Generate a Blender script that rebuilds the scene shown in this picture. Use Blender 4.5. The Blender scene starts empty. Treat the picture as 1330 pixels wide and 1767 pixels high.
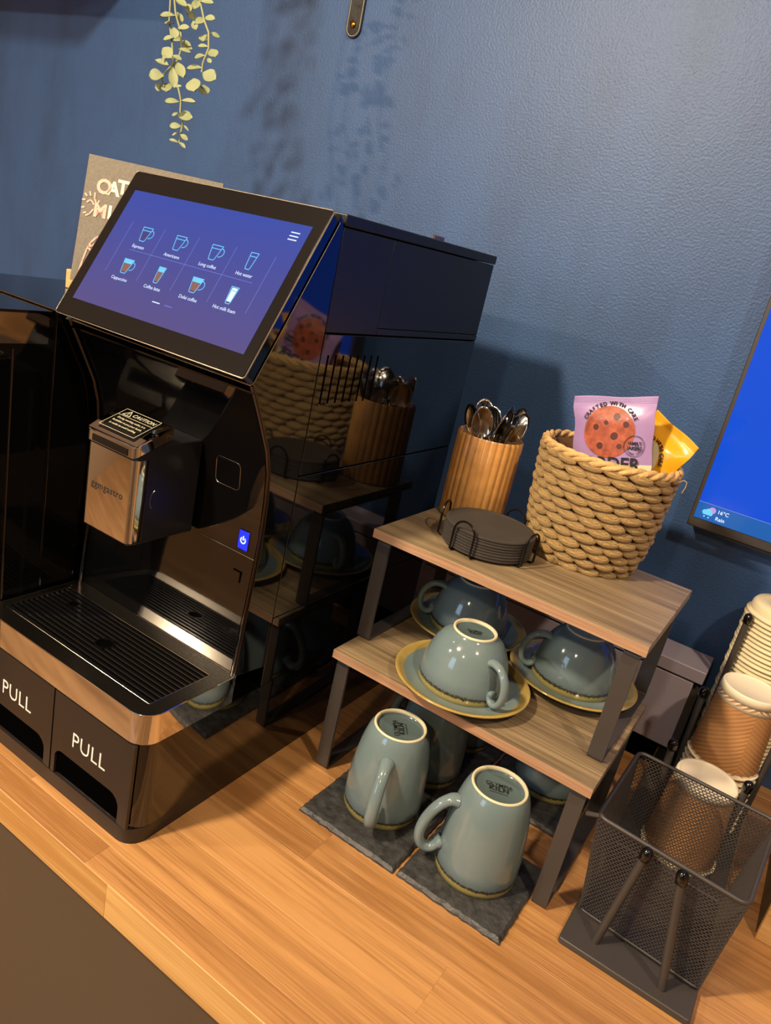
import bpy, bmesh, math, random
from mathutils import Vector, Matrix
random.seed(7)
C = bpy.context.scene.collection
R = math.radians
PI = math.pi

# ------------------------------------------------------------------ camera
CAM = Vector((0.49029, -0.47752, 0.68641)); YAW, PIT, ROL, FPX = -0.50466, -0.32858, 0.22241, 1281.45
fw = Vector((math.sin(YAW)*math.cos(PIT), math.cos(YAW)*math.cos(PIT), math.sin(PIT)))
rt0 = Vector((math.cos(YAW), -math.sin(YAW), 0)); up0 = rt0.cross(fw)
RT = rt0*math.cos(ROL) + up0*math.sin(ROL); UP = -rt0*math.sin(ROL) + up0*math.cos(ROL)
cam = bpy.data.cameras.new('camera'); co = bpy.data.objects.new('camera', cam); C.objects.link(co)
co.matrix_world = Matrix(((RT.x, UP.x, -fw.x, CAM.x), (RT.y, UP.y, -fw.y, CAM.y), (RT.z, UP.z, -fw.z, CAM.z), (0, 0, 0, 1)))
cam.sensor_fit = 'AUTO'; cam.sensor_width = 36.0; cam.lens = FPX*36.0/1767.0
cam.clip_start = 0.01; cam.clip_end = 50
bpy.context.scene.camera = co

def at(u, v, y):
    """point of the plane y = const that a pixel of the 1330x1767 photograph shows"""
    d = fw + RT*((u-665)/FPX) - UP*((v-883.5)/FPX)
    return CAM + d*((y-CAM.y)/d.y)

ORD = ['top', 'second', 'third', 'fourth', 'fifth', 'sixth', 'seventh', 'eighth', 'ninth', 'tenth', 'eleventh', 'twelfth']
def lin(c):
    o = []
    for x in c[:3]:
        x = x/255.0
        o.append(x/12.92 if x <= 0.04045 else ((x+0.055)/1.055)**2.4)
    return (*o, 1.0)

# ------------------------------------------------------------------ world, lamps, exposure
scn = bpy.context.scene
scn.view_settings.view_transform = 'Standard'
scn.view_settings.look = 'None'
scn.view_settings.exposure = 0.30
scn.view_settings.gamma = 1.0
scn.view_settings.use_curve_mapping = False
w = bpy.data.worlds.new('world'); scn.world = w; w.use_nodes = True
w.node_tree.nodes['Background'].inputs[0].default_value = (0.30, 0.33, 0.40, 1)
w.node_tree.nodes['Background'].inputs[1].default_value = 0.2

def area(name, loc, target, size, power, col, shape='DISK', sy=None):
    l = bpy.data.lights.new(name, 'AREA'); l.shape = shape; l.size = size
    if sy: l.size_y = sy
    l.energy = power; l.color = col
    o = bpy.data.objects.new(name, l); C.objects.link(o); o.location = loc
    o.rotation_euler = (Vector(target)-Vector(loc)).to_track_quat('-Z', 'Y').to_euler()
    return o
WARM = (1.0, 0.80, 0.55)
area('ceiling_lamp_light', (-0.42, -1.0, 1.70), (-0.1, 0.3, 0.2), 0.15, 42, WARM)
area('ceiling_lamp_light', (1.15, -0.35, 1.70), (0.4, 0.4, 0.2), 0.07, 12, WARM)
area('ceiling_lamp_light', (0.40, -1.9, 1.70), (0.3, 0.3, 0.3), 0.10, 8, WARM)
area('ceiling_lamp_light', (-1.9, -1.9, 1.70), (-1.9, -1.6, -1), 0.12, 55, WARM)  # added lamp, lights the floor for warm chrome reflections
area('window_daylight', (-0.9, -2.95, 1.05), (-0.2, 0.6, 0.5), 0.9, 15, (0.48, 0.72, 1.0), 'RECTANGLE', 1.1)

# ------------------------------------------------------------------ materials
def nd(m, t, x=0, y=0):
    n = m.node_tree.nodes.new(t); n.location = (x, y); return n
def mat(name, col, rough=0.5, metal=0.0, ior=1.5, coat=0.0, bump=0, bscale=100, var=0, vscale=8, emit=None, estr=1.0, stretch=None, rvar=0):
    m = bpy.data.materials.new(name); m.use_nodes = True
    nt = m.node_tree; b = nt.nodes['Principled BSDF']
    b.inputs['Base Color'].default_value = lin(col); b.inputs['Roughness'].default_value = rough
    b.inputs['Metallic'].default_value = metal; b.inputs['IOR'].default_value = ior
    b.inputs['Coat Weight'].default_value = coat; b.inputs['Coat Roughness'].default_value = 0.03
    if emit:
        b.inputs['Emission Color'].default_value = lin(emit); b.inputs['Emission Strength'].default_value = estr
    tc = nd(m, 'ShaderNodeTexCoord')
    vec = tc.outputs['Object']
    if stretch:
        mp = nd(m, 'ShaderNodeMapping'); mp.inputs['Scale'].default_value = stretch
        nt.links.new(vec, mp.inputs[0]); vec = mp.outputs[0]
    if bump:
        n = nd(m, 'ShaderNodeTexNoise'); n.inputs['Scale'].default_value = bscale; n.inputs['Detail'].default_value = 4
        bp = nd(m, 'ShaderNodeBump'); bp.inputs['Strength'].default_value = bump; bp.inputs['Distance'].default_value = 0.010 if name == 'seagrass' else 0.002
        nt.links.new(vec, n.inputs['Vector']); nt.links.new(n.outputs['Fac'], bp.inputs['Height']); nt.links.new(bp.outputs[0], b.inputs['Normal'])
    if var or rvar:
        n = nd(m, 'ShaderNodeTexNoise'); n.inputs['Scale'].default_value = vscale; n.inputs['Detail'].default_value = 5
        nt.links.new(vec, n.inputs['Vector'])
        if var:
            rp = nd(m, 'ShaderNodeValToRGB'); c = lin(col)
            rp.color_ramp.elements[0].position = 0.3; rp.color_ramp.elements[1].position = 0.72
            rp.color_ramp.elements[0].color = (*[x*(1-var) for x in c[:3]], 1); rp.color_ramp.elements[1].color = (*[min(1, x*(1+var)) for x in c[:3]], 1)
            nt.links.new(n.outputs['Fac'], rp.inputs[0]); nt.links.new(rp.outputs[0], b.inputs['Base Color'])
        if rvar:
            mr = nd(m, 'ShaderNodeMapRange'); mr.inputs['To Min'].default_value = rough; mr.inputs['To Max'].default_value = rough+rvar
            nt.links.new(n.outputs['Fac'], mr.inputs[0]); nt.links.new(mr.outputs[0], b.inputs['Roughness'])
    return m

def wood(name, dark, light, gscale=1.0, rough=0.42, rnd=0.0, ring=0.5):
    """long grain along local X, shifted per object"""
    m = bpy.data.materials.new(name); m.use_nodes = True; nt = m.node_tree; b = nt.nodes['Principled BSDF']
    b.inputs['Roughness'].default_value = rough
    tc = nd(m, 'ShaderNodeTexCoord'); oi = nd(m, 'ShaderNodeObjectInfo')
    mul = nd(m, 'ShaderNodeMath'); mul.operation = 'MULTIPLY'; mul.inputs[1].default_value = 37.0
    nt.links.new(oi.outputs['Random'], mul.inputs[0])
    add = nd(m, 'ShaderNodeVectorMath'); add.operation = 'ADD'
    nt.links.new(tc.outputs['Object'], add.inputs[0]); nt.links.new(mul.outputs[0], add.inputs[1])
    mp = nd(m, 'ShaderNodeMapping'); mp.inputs['Scale'].default_value = (2.2*gscale, 42*gscale, 42*gscale)
    nt.links.new(add.outputs[0], mp.inputs[0])
    n = nd(m, 'ShaderNodeTexNoise'); n.inputs['Scale'].default_value = 1.0; n.inputs['Detail'].default_value = 6; n.inputs['Distortion'].default_value = 0.6
    nt.links.new(mp.outputs[0], n.inputs['Vector'])
    mp2 = nd(m, 'ShaderNodeMapping'); mp2.inputs['Scale'].default_value = (8*gscale, 420*gscale, 420*gscale)
    nt.links.new(add.outputs[0], mp2.inputs[0])
    n2 = nd(m, 'ShaderNodeTexNoise'); n2.inputs['Scale'].default_value = 1.0; n2.inputs['Detail'].default_value = 3
    nt.links.new(mp2.outputs[0], n2.inputs['Vector'])
    mx = nd(m, 'ShaderNodeMath'); mx.operation = 'MULTIPLY_ADD'; mx.inputs[1].default_value = 0.45
    h = nd(m, 'ShaderNodeMath'); h.operation = 'MULTIPLY'; h.inputs[1].default_value = 0.6
    nt.links.new(n.outputs['Fac'], h.inputs[0]); nt.links.new(n2.outputs['Fac'], mx.inputs[0]); nt.links.new(h.outputs[0], mx.inputs[2])
    # per-board shift of tone
    sh = nd(m, 'ShaderNodeMath'); sh.operation = 'MULTIPLY_ADD'; sh.inputs[1].default_value = rnd; 
    nt.links.new(oi.outputs['Random'], sh.inputs[0]); nt.links.new(mx.outputs[0], sh.inputs[2])
    rp = nd(m, 'ShaderNodeValToRGB'); e = rp.color_ramp.elements
    e[0].position = 0.38+rnd*.5; e[0].color = lin(dark); e[1].position = 0.66+rnd*.5; e[1].color = lin(light)
    nt.links.new(sh.outputs[0], rp.inputs[0]); nt.links.new(rp.outputs[0], b.inputs['Base Color'])
    bp = nd(m, 'ShaderNodeBump'); bp.inputs['Strength'].default_value = 0.12; bp.inputs['Distance'].default_value = 0.0006
    nt.links.new(n2.outputs['Fac'], bp.inputs['Height']); nt.links.new(bp.outputs[0], b.inputs['Normal'])
    return m

M = {}
# wall paint: satin navy, orange-peel relief, uneven darker tone, painted plant-shadow streak switched off
def wall_mat():
    m = mat('navy_wall_paint', (52, 83, 130), 0.45, bump=0.4, bscale=260)
    nt = m.node_tree; b = nt.nodes['Principled BSDF']
    tc = nd(m, 'ShaderNodeTexCoord')
    mp = nd(m, 'ShaderNodeMapping'); mp.inputs['Scale'].default_value = (3.4, 1, 1.1)
    nt.links.new(tc.outputs['Object'], mp.inputs[0])
    n = nd(m, 'ShaderNodeTexNoise'); n.inputs['Scale'].default_value = 2.2; n.inputs['Detail'].default_value = 6; n.inputs['Roughness'].default_value = 0.65
    nt.links.new(mp.outputs[0], n.inputs['Vector'])
    rp = nd(m, 'ShaderNodeValToRGB'); e = rp.color_ramp.elements
    e[0].position = 0.30; e[0].color = lin((46, 73, 115)); e[1].position = 0.55; e[1].color = lin((52, 83, 130))
    nt.links.new(n.outputs['Fac'], rp.inputs[0])
    # plant's cast shadow as a painted vertical streak, switched off below
    sx = nd(m, 'ShaderNodeSeparateXYZ'); nt.links.new(tc.outputs['Object'], sx.inputs[0])
    def band(cx, wx, cz, wz):
        a = nd(m, 'ShaderNodeMath'); a.operation = 'SUBTRACT'; a.inputs[1].default_value = cx; nt.links.new(sx.outputs[0], a.inputs[0])
        a2 = nd(m, 'ShaderNodeMath'); a2.operation = 'DIVIDE'; a2.inputs[1].default_value = wx; nt.links.new(a.outputs[0], a2.inputs[0])
        a3 = nd(m, 'ShaderNodeMath'); a3.operation = 'POWER'; a3.inputs[1].default_value = 2; nt.links.new(a2.outputs[0], a3.inputs[0])
        c = nd(m, 'ShaderNodeMath'); c.operation = 'SUBTRACT'; c.inputs[1].default_value = cz; nt.links.new(sx.outputs[2], c.inputs[0])
        c2 = nd(m, 'ShaderNodeMath'); c2.operation = 'DIVIDE'; c2.inputs[1].default_value = wz; nt.links.new(c.outputs[0], c2.inputs[0])
        c3 = nd(m, 'ShaderNodeMath'); c3.operation = 'POWER'; c3.inputs[1].default_value = 2; nt.links.new(c2.outputs[0], c3.inputs[0])
        s = nd(m, 'ShaderNodeMath'); s.operation = 'ADD'; nt.links.new(a3.outputs[0], s.inputs[0]); nt.links.new(c3.outputs[0], s.inputs[1])
        r = nd(m, 'ShaderNodeMapRange'); r.inputs['From Min'].default_value = 0.1; r.inputs['From Max'].default_value = 1.0
        r.inputs['To Min'].default_value = 1.0; r.inputs['To Max'].default_value = 0.0; nt.links.new(s.outputs[0], r.inputs[0])
        return r.outputs[0]
    b1 = band(-0.625, 0.055, 0.93, 0.22); b2 = band(-0.50, 0.03, 0.985, 0.05)
    sm = nd(m, 'ShaderNodeMath'); sm.operation = 'MAXIMUM'; nt.links.new(b1, sm.inputs[0]); nt.links.new(b2, sm.inputs[1])
    n3 = nd(m, 'ShaderNodeTexNoise'); n3.inputs['Scale'].default_value = 16; n3.inputs['Detail'].default_value = 5
    nt.links.new(tc.outputs['Object'], n3.inputs['Vector'])
    mr3 = nd(m, 'ShaderNodeMapRange'); mr3.inputs['From Min'].default_value = 0.38; mr3.inputs['From Max'].default_value = 0.62; nt.links.new(n3.outputs['Fac'], mr3.inputs[0])
    f = nd(m, 'ShaderNodeMath'); f.operation = 'MULTIPLY'; nt.links.new(sm.outputs[0], f.inputs[0]); nt.links.new(mr3.outputs[0], f.inputs[1])
    f2 = nd(m, 'ShaderNodeMath'); f2.operation = 'MULTIPLY'; f2.inputs[1].default_value = 0.0; nt.links.new(f.outputs[0], f2.inputs[0])
    mix = nd(m, 'ShaderNodeMixRGB'); mix.inputs[2].default_value = lin((38, 46, 72)); nt.links.new(f2.outputs[0], mix.inputs[0]); nt.links.new(rp.outputs[0], mix.inputs[1])
    nt.links.new(mix.outputs[0], b.inputs['Base Color'])
    return m
M['wall'] = wall_mat()
M['plain_wall'] = mat('cream_plaster', (172, 150, 124), 0.8, bump=0.1)
M['ceiling'] = mat('ceiling_white', (215, 205, 190), 0.9)
M['floor'] = wood('floor_boards', (128, 92, 60), (190, 148, 104), 0.5, 0.35)
M['stave'] = wood('oak_stave', (148, 102, 58), (192, 142, 88), 1.5, 0.36, rnd=0.22)
M['stave_edge'] = wood('pale_oak_edge', (186, 134, 72), (226, 180, 112), 1.0, 0.42, rnd=0.18)
M['riser'] = wood('grey_oak_board', (92, 76, 56), (156, 134, 102), 0.9, 0.5, rnd=0.05)
M['riser_edge'] = wood('riser_edge_band', (150, 112, 84), (188, 150, 118), 1.6, 0.55)
M['cabinet'] = mat('brown_cabinet', (84, 70, 54), 0.55, bump=0.05)
M['rail'] = mat('grey_rail', (78, 70, 72), 0.5)
M['gloss'] = mat('piano_black', (7, 7, 8), 0.035, ior=1.75, rvar=0.02, vscale=5)
M['satin'] = mat('satin_black', (20, 21, 25), 0.38, bump=0.08, bscale=900)
M['matte'] = mat('brownish_black_plastic', (34, 28, 26), 0.32, rvar=0.1, vscale=20)
M['darkchrome'] = mat('smoked_chrome', (84, 78, 78), 0.10, metal=1.0)
M['chrome'] = mat('chrome', (225, 222, 220), 0.045, metal=1.0, bump=0.02, bscale=12)
M['steel'] = mat('brushed_steel', (190, 180, 165), 0.22, metal=1.0)
M['void'] = mat('dark_recess', (4, 4, 4), 0.9, ior=1.02)  # near-black: shade of openings put into colour, black parts too
M['bezel'] = mat('screen_glass_bezel', (14, 14, 15), 0.12, ior=1.6)
M['tray'] = mat('polished_tray_steel', (205, 196, 184), 0.20, metal=1.0)
M['white_print'] = mat('white_print', (235, 232, 225), 0.6)
M['cream_print'] = mat('cream_print', (196, 188, 158), 0.5)
M['black_print'] = mat('black_print', (28, 26, 26), 0.6)
M['metal_black'] = mat('black_powder_coat', (62, 57, 54), 0.42, bump=0.05, bscale=1500)
M['black_gloss'] = mat('black_cap', (10, 10, 10), 0.08, ior=1.6)
M['wire'] = mat('black_wire', (30, 28, 28), 0.25, metal=0.6)
M['slate'] = mat('slate', (56, 56, 57), 0.5, bump=1.0, bscale=130, var=0.5, vscale=90)
M['coaster'] = mat('dark_coaster', (58, 52, 47), 0.75, bump=0.15, bscale=400, var=0.12, vscale=30)
M['strand_rim'] = mat('seagrass_plait', (206, 166, 106), 0.62, bump=1.0, bscale=150, var=.2, vscale=60)
M['strand'] = mat('seagrass', (222, 182, 120), 0.85, bump=1.0, bscale=3, stretch=(.7, 5, 5), var=0.2, vscale=1.2)
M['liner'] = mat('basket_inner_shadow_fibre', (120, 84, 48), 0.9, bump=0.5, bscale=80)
M['ribbed'] = mat('amber_glaze', (196, 142, 80), 0.22, coat=0.4, var=0.15, vscale=60)
M['kraft'] = mat('kraft_paper', (178, 126, 76), 0.75, var=0.08, vscale=40)
M['paper'] = mat('white_paper_cup', (240, 226, 196), 0.55)
M['lid'] = mat('cream_plastic_lid', (232, 216, 176), 0.38)
M['lavender'] = mat('grey_plastic', (172, 162, 176), 0.35)
M['leaf'] = mat('eucalyptus_leaf', (146, 154, 112), 0.6, var=0.14, vscale=60)
M['stem'] = mat('eucalyptus_stem', (158, 158, 112), 0.6)
M['leather'] = mat('black_leather', (34, 30, 30), 0.5, bump=0.3, bscale=300)
M['brass'] = mat('brass', (212, 160, 60), 0.25, metal=1.0)
M['chalk'] = mat('chalkboard_grey', (112, 104, 92), 0.7, bump=0.3, bscale=700, var=0.15, vscale=300)
M['pine'] = mat('light_pine', (206, 164, 100), 0.5, var=0.1, vscale=20, stretch=(1, 6, 6))
M['pink'] = mat('pink_marker', (224, 168, 150), 0.6)
M['cream_mark'] = mat('cream_marker', (238, 222, 188), 0.6)
M['purple_film'] = mat('lilac_film', (166, 134, 184), 0.3, bump=0.35, bscale=22)
M['cream_film'] = mat('cream_film', (226, 216, 178), 0.3, bump=0.3, bscale=22)
M['yellow_film'] = mat('yellow_film', (226, 162, 28), 0.26, bump=0.5, bscale=22)
M['copper_film'] = mat('copper_film', (176, 104, 78), 0.3, bump=0.3, bscale=22)
M['cookie'] = mat('cookie_print', (168, 84, 56), 0.5, var=0.4, vscale=110, bump=0.3, bscale=120)
M['chip'] = mat('chocolate_print', (86, 44, 36), 0.5)
M['berry'] = mat('berry_print', (160, 40, 30), 0.5)
M['woodbox'] = wood('pale_box_wood', (188, 138, 80), (224, 180, 118), 1.0, 0.5)
M['shaded_wood'] = mat('shaded_box_side', (62, 48, 30), 0.5)  # shadow on the box side put into a darker wood colour
M['cup_inner'] = mat('spoon_steel', (200, 198, 194), 0.12, metal=1.0)

def emis(name, col, s):
    m = bpy.data.materials.new(name); m.use_nodes = True; b = m.node_tree.nodes['Principled BSDF']
    b.inputs['Base Color'].default_value = (0.005, 0.005, 0.005, 1); b.inputs['Roughness'].default_value = 0.12
    b.inputs['Emission Color'].default_value = lin(col); b.inputs['Emission Strength'].default_value = s
    return m
def screen_mat(name, c0, c1, axis, lo, hi, s=1.0):
    m = emis(name, c0, s); nt = m.node_tree; b = nt.nodes['Principled BSDF']
    tc = nd(m, 'ShaderNodeTexCoord'); sx = nd(m, 'ShaderNodeSeparateXYZ'); nt.links.new(tc.outputs['Object'], sx.inputs[0])
    mr = nd(m, 'ShaderNodeMapRange'); mr.inputs['From Min'].default_value = lo; mr.inputs['From Max'].default_value = hi
    nt.links.new(sx.outputs[axis], mr.inputs[0])
    mx = nd(m, 'ShaderNodeMixRGB'); mx.inputs[1].default_value = lin(c0); mx.inputs[2].default_value = lin(c1)
    nt.links.new(mr.outputs[0], mx.inputs[0]); nt.links.new(mx.outputs[0], b.inputs['Emission Color'])
    return m
M['display'] = screen_mat('touch_display', (96, 86, 150), (50, 82, 190), 2, 0.56, 0.70, 0.64)
M['tv_screen'] = screen_mat('tv_display', (0, 84, 226), (0, 62, 212), 2, 0.40, 0.78, 0.72)
M['tv_bar'] = emis('tv_bar', (22, 92, 168), 0.9)
M['ui_cyan'] = emis('ui_cyan', (110, 200, 240), 0.95)
M['ui_white'] = emis('ui_white', (215, 230, 255), 1.0)
M['ui_line'] = emis('ui_line', (120, 130, 215), 0.9)
M['ui_coffee'] = emis('ui_coffee', (140, 96, 84), 0.9)
M['ui_dark'] = emis('ui_dark_liquid', (66, 60, 120), 0.9)
M['ui_pink'] = emis('ui_pink', (190, 150, 215), 0.9)
M['led_blue'] = emis('led_blue', (10, 30, 255), 2.2)
M['led_white'] = emis('led_white', (190, 220, 255), 2.2)

def glaze():
    m = bpy.data.materials.new('reactive_blue_glaze'); m.use_nodes = True; nt = m.node_tree; b = nt.nodes['Principled BSDF']
    b.inputs['Roughness'].default_value = 0.10; b.inputs['IOR'].default_value = 1.55
    tc = nd(m, 'ShaderNodeTexCoord'); sx = nd(m, 'ShaderNodeSeparateXYZ'); nt.links.new(tc.outputs['Object'], sx.inputs[0])
    n = nd(m, 'ShaderNodeTexNoise'); n.inputs['Scale'].default_value = 420; n.inputs['Detail'].default_value = 2; nt.links.new(tc.outputs['Object'], n.inputs['Vector'])
    n2 = nd(m, 'ShaderNodeTexNoise'); n2.inputs['Scale'].default_value = 14; n2.inputs['Detail'].default_value = 4; nt.links.new(tc.outputs['Object'], n2.inputs['Vector'])
    ma = nd(m, 'ShaderNodeMath'); ma.operation = 'MULTIPLY_ADD'; ma.inputs[1].default_value = 0.007
    nt.links.new(n.outputs['Fac'], ma.inputs[0]); nt.links.new(sx.outputs[2], ma.inputs[2])
    rp = nd(m, 'ShaderNodeValToRGB'); rp.color_ramp.interpolation = 'LINEAR'
    mr = nd(m, 'ShaderNodeMapRange'); mr.inputs['From Min'].default_value = 0.0; mr.inputs['From Max'].default_value = 0.03
    nt.links.new(ma.outputs[0], mr.inputs[0]); nt.links.new(mr.outputs[0], rp.inputs[0])
    e = rp.color_ramp.elements
    e[0].position = 0.0; e[0].color = lin((150, 138, 84)); e[1].position = 1.0; e[1].color = lin((110, 127, 130))
    for p_, c_ in ((0.38, (146, 134, 80)), (0.44, (46, 40, 26)), (0.50, (58, 56, 42)), (0.56, (94, 108, 114))):
        x = e.new(p_); x.color = lin(c_)
    m2 = nd(m, 'ShaderNodeMixRGB'); m2.blend_type = 'MULTIPLY'; m2.inputs[0].default_value = 0.35
    r2 = nd(m, 'ShaderNodeValToRGB'); r2.color_ramp.elements[0].position = .35; r2.color_ramp.elements[1].position = .65
    r2.color_ramp.elements[0].color = (0.62, 0.66, 0.66, 1); r2.color_ramp.elements[1].color = (1, 1, 1, 1)
    nt.links.new(n2.outputs['Fac'], r2.inputs[0]); nt.links.new(rp.outputs[0], m2.inputs[1]); nt.links.new(r2.outputs[0], m2.inputs[2])
    nt.links.new(m2.outputs[0], b.inputs['Base Color'])
    return m
M['glaze'] = glaze()
M['glaze_plain'] = mat('blue_glaze_plain', (110, 127, 130), 0.10, ior=1.55, var=0.14, vscale=20)
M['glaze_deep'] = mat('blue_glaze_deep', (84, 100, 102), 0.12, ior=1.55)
M['rim_glaze'] = mat('olive_rim_glaze', (166, 142, 78), 0.12, ior=1.55, var=0.15, vscale=40)
M['bisque'] = mat('cream_bisque', (214, 202, 168), 0.5)

# ------------------------------------------------------------------ mesh helpers
class MB:
    def __init__(s): s.v = []; s.f = []
    def add(s, vs, fs):
        o = len(s.v); s.v += [tuple(a) for a in vs]; s.f += [tuple(i+o for i in f) for f in fs]; return s
    def box(s, x0, x1, y0, y1, z0, z1):
        return s.add([(x0, y0, z0), (x1, y0, z0), (x1, y1, z0), (x0, y1, z0), (x0, y0, z1), (x1, y0, z1), (x1, y1, z1), (x0, y1, z1)],
                     [(0, 3, 2, 1), (4, 5, 6, 7), (0, 1, 5, 4), (1, 2, 6, 5), (2, 3, 7, 6), (3, 0, 4, 7)])
    def frame_box(s, o, a, b, c):
        o, a, b, c = map(Vector, (o, a, b, c))
        P = [o, o+a, o+a+b, o+b, o+c, o+a+c, o+a+b+c, o+b+c]
        return s.add(P, [(0, 3, 2, 1), (4, 5, 6, 7), (0, 1, 5, 4), (1, 2, 6, 5), (2, 3, 7, 6), (3, 0, 4, 7)])
    def prism(s, poly, axis, a, b):
        """extrude a 2D polygon (list of pairs) along axis from a to b"""
        def P(p, t):
            if axis == 'x': return (t, p[0], p[1])
            if axis == 'y': return (p[0], t, p[1])
            return (p[0], p[1], t)
        n = len(poly)
        vs = [P(p, a) for p in poly] + [P(p, b) for p in poly]
        fs = [tuple(range(n-1, -1, -1)), tuple(range(n, 2*n))] + [(i, (i+1) % n, n+(i+1) % n, n+i) for i in range(n)]
        return s.add(vs, fs)
    def lathe(s, prof, cx=0, cy=0, n=48, closed=False, wob=None):
        """prof: list of (r,z)"""
        rings = []
        for (r, z) in prof:
            rings.append([(cx+r*math.cos(2*PI*i/n)*(wob(i, z) if wob else 1), cy+r*math.sin(2*PI*i/n)*(wob(i, z) if wob else 1), z) for i in range(n)])
        vs = [p for rg in rings for p in rg]; fs = []
        m = len(prof)
        for k in range(m if closed else m-1):
            a = k*n; b = ((k+1) % m)*n
            for i in range(n): fs.append((a+i, a+(i+1) % n, b+(i+1) % n, b+i))
        if not closed:
            if prof[0][0] < 1e-3: pass
            fs.append(tuple(range(n-1, -1, -1))); fs.append(tuple((m-1)*n+i for i in range(n)))
        return s.add(vs, fs)
    def tube(s, pts, r, n=8, closed=False, ry=None, caps=True, up=None):
        pts = [Vector(p) for p in pts]; m = len(pts); rs = r if isinstance(r, (list, tuple)) else [r]*m
        if ry is None: rys = rs
        else: rys = ry if isinstance(ry, (list, tuple)) else [ry]*m
        vs = []; u = Vector(up) if up else None
        for k in range(m):
            if closed: t = (pts[(k+1) % m]-pts[k-1]).normalized()
            else: t = (pts[min(k+1, m-1)]-pts[max(k-1, 0)]).normalized()
            if u is None: u = t.orthogonal().normalized()
            u = (u - t*u.dot(t))
            u = u.normalized() if u.length > 1e-6 else t.orthogonal().normalized()
            w_ = t.cross(u)
            for i in range(n):
                a = 2*PI*i/n; vs.append(pts[k]+u*math.cos(a)*rs[k]+w_*math.sin(a)*rys[k])
        fs = []
        for k in range(m if closed else m-1):
            a = k*n; b = ((k+1) % m)*n
            for i in range(n): fs.append((a+i, a+(i+1) % n, b+(i+1) % n, b+i))
        if not closed and caps: fs += [tuple(range(n-1, -1, -1)), tuple((m-1)*n+i for i in range(n))]
        return s.add(vs, fs)
    def ball(s, c, rx, ry=None, rz=None, n=14, m=8):
        ry = ry or rx; rz = rz or rx; vs = []; fs = []
        for j in range(1, m):
            p = PI*j/m
            for i in range(n):
                a = 2*PI*i/n; vs.append((c[0]+rx*math.sin(p)*math.cos(a), c[1]+ry*math.sin(p)*math.sin(a), c[2]+rz*math.cos(p)))
        vs += [(c[0], c[1], c[2]+rz), (c[0], c[1], c[2]-rz)]; T = len(vs)-2
        for j in range(m-2):
            for i in range(n): fs.append((j*n+i, (j+1)*n+i, (j+1)*n+(i+1) % n, j*n+(i+1) % n))
        for i in range(n):
            fs.append((T, i, (i+1) % n)); fs.append((T+1, (m-2)*n+(i+1) % n, (m-2)*n+i))
        return s.add(vs, fs)
    def build(s, name, m, parent=None, smooth=False, bevel=0, world=True, seg=2):
        off = Vector(parent.matrix_world.translation) if (parent is not None and world) else Vector((0, 0, 0))
        if parent is not None and world:
            off = wloc(parent)
        me = bpy.data.meshes.new(name); me.from_pydata([(v[0]-off.x, v[1]-off.y, v[2]-off.z) for v in s.v], [], s.f); me.update()
        bm = bmesh.new(); bm.from_mesh(me); bmesh.ops.recalc_face_normals(bm, faces=bm.faces); bm.to_mesh(me); bm.free()
        if smooth:
            me.shade_smooth()
            if smooth != 'all': me.set_sharp_from_angle(angle=R(38))
        me.materials.append(m)
        o = bpy.data.objects.new(name, me); C.objects.link(o)
        if parent is not None: o.parent = parent
        if bevel:
            b = o.modifiers.new('bevel', 'BEVEL'); b.width = bevel; b.segments = seg; b.limit_method = 'ANGLE'; b.angle_limit = R(35)
            me.shade_smooth(); me.set_sharp_from_angle(angle=R(38))
        return o
def wloc(o):
    l = Vector((0, 0, 0))
    while o is not None:
        l += Vector(o.location); o = o.parent
    return l
def rrect(x0, x1, y0, y1, r, n=6, rs=None):
    """rounded rectangle polygon; rs = radii for (x0y0, x1y0, x1y1, x0y1)"""
    rs = rs or (r, r, r, r); out = []
    for (cx, cy, a0, q) in ((x0, y0, PI, rs[0]), (x1, y0, 1.5*PI, rs[1]), (x1, y1, 0, rs[2]), (x0, y1, .5*PI, rs[3])):
        if q <= 0: out.append((cx, cy)); continue
        ox = cx + (q if cx == x0 else -q); oy = cy + (q if cy == y0 else -q)
        for i in range(n+1):
            a = a0 + .5*PI*i/n; out.append((ox+q*math.cos(a), oy+q*math.sin(a)))
    return out
def tag(o, label, cat, group=None):
    o['label'] = label; o['category'] = cat
    if group: o['group'] = group
    return o
def thing(name, label, cat, loc=(0, 0, 0), rotz=0, group=None):
    o = bpy.data.objects.new(name, None); C.objects.link(o); o.empty_display_size = 0.05
    o.location = loc; o.rotation_euler = (0, 0, rotz); return tag(o, label, cat, group)
def dup(o, label=None, loc=None, rot=None, parent=None):
    c = o.copy(); C.objects.link(c)
    if parent is not None: c.parent = parent
    if label: c['label'] = label
    if loc is not None: c.location = loc
    if rot is not None: c.rotation_euler = rot
    for ch in list(o.children): dup(ch, parent=c)
    return c
def struct(o): o['kind'] = 'structure'; return o
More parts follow.
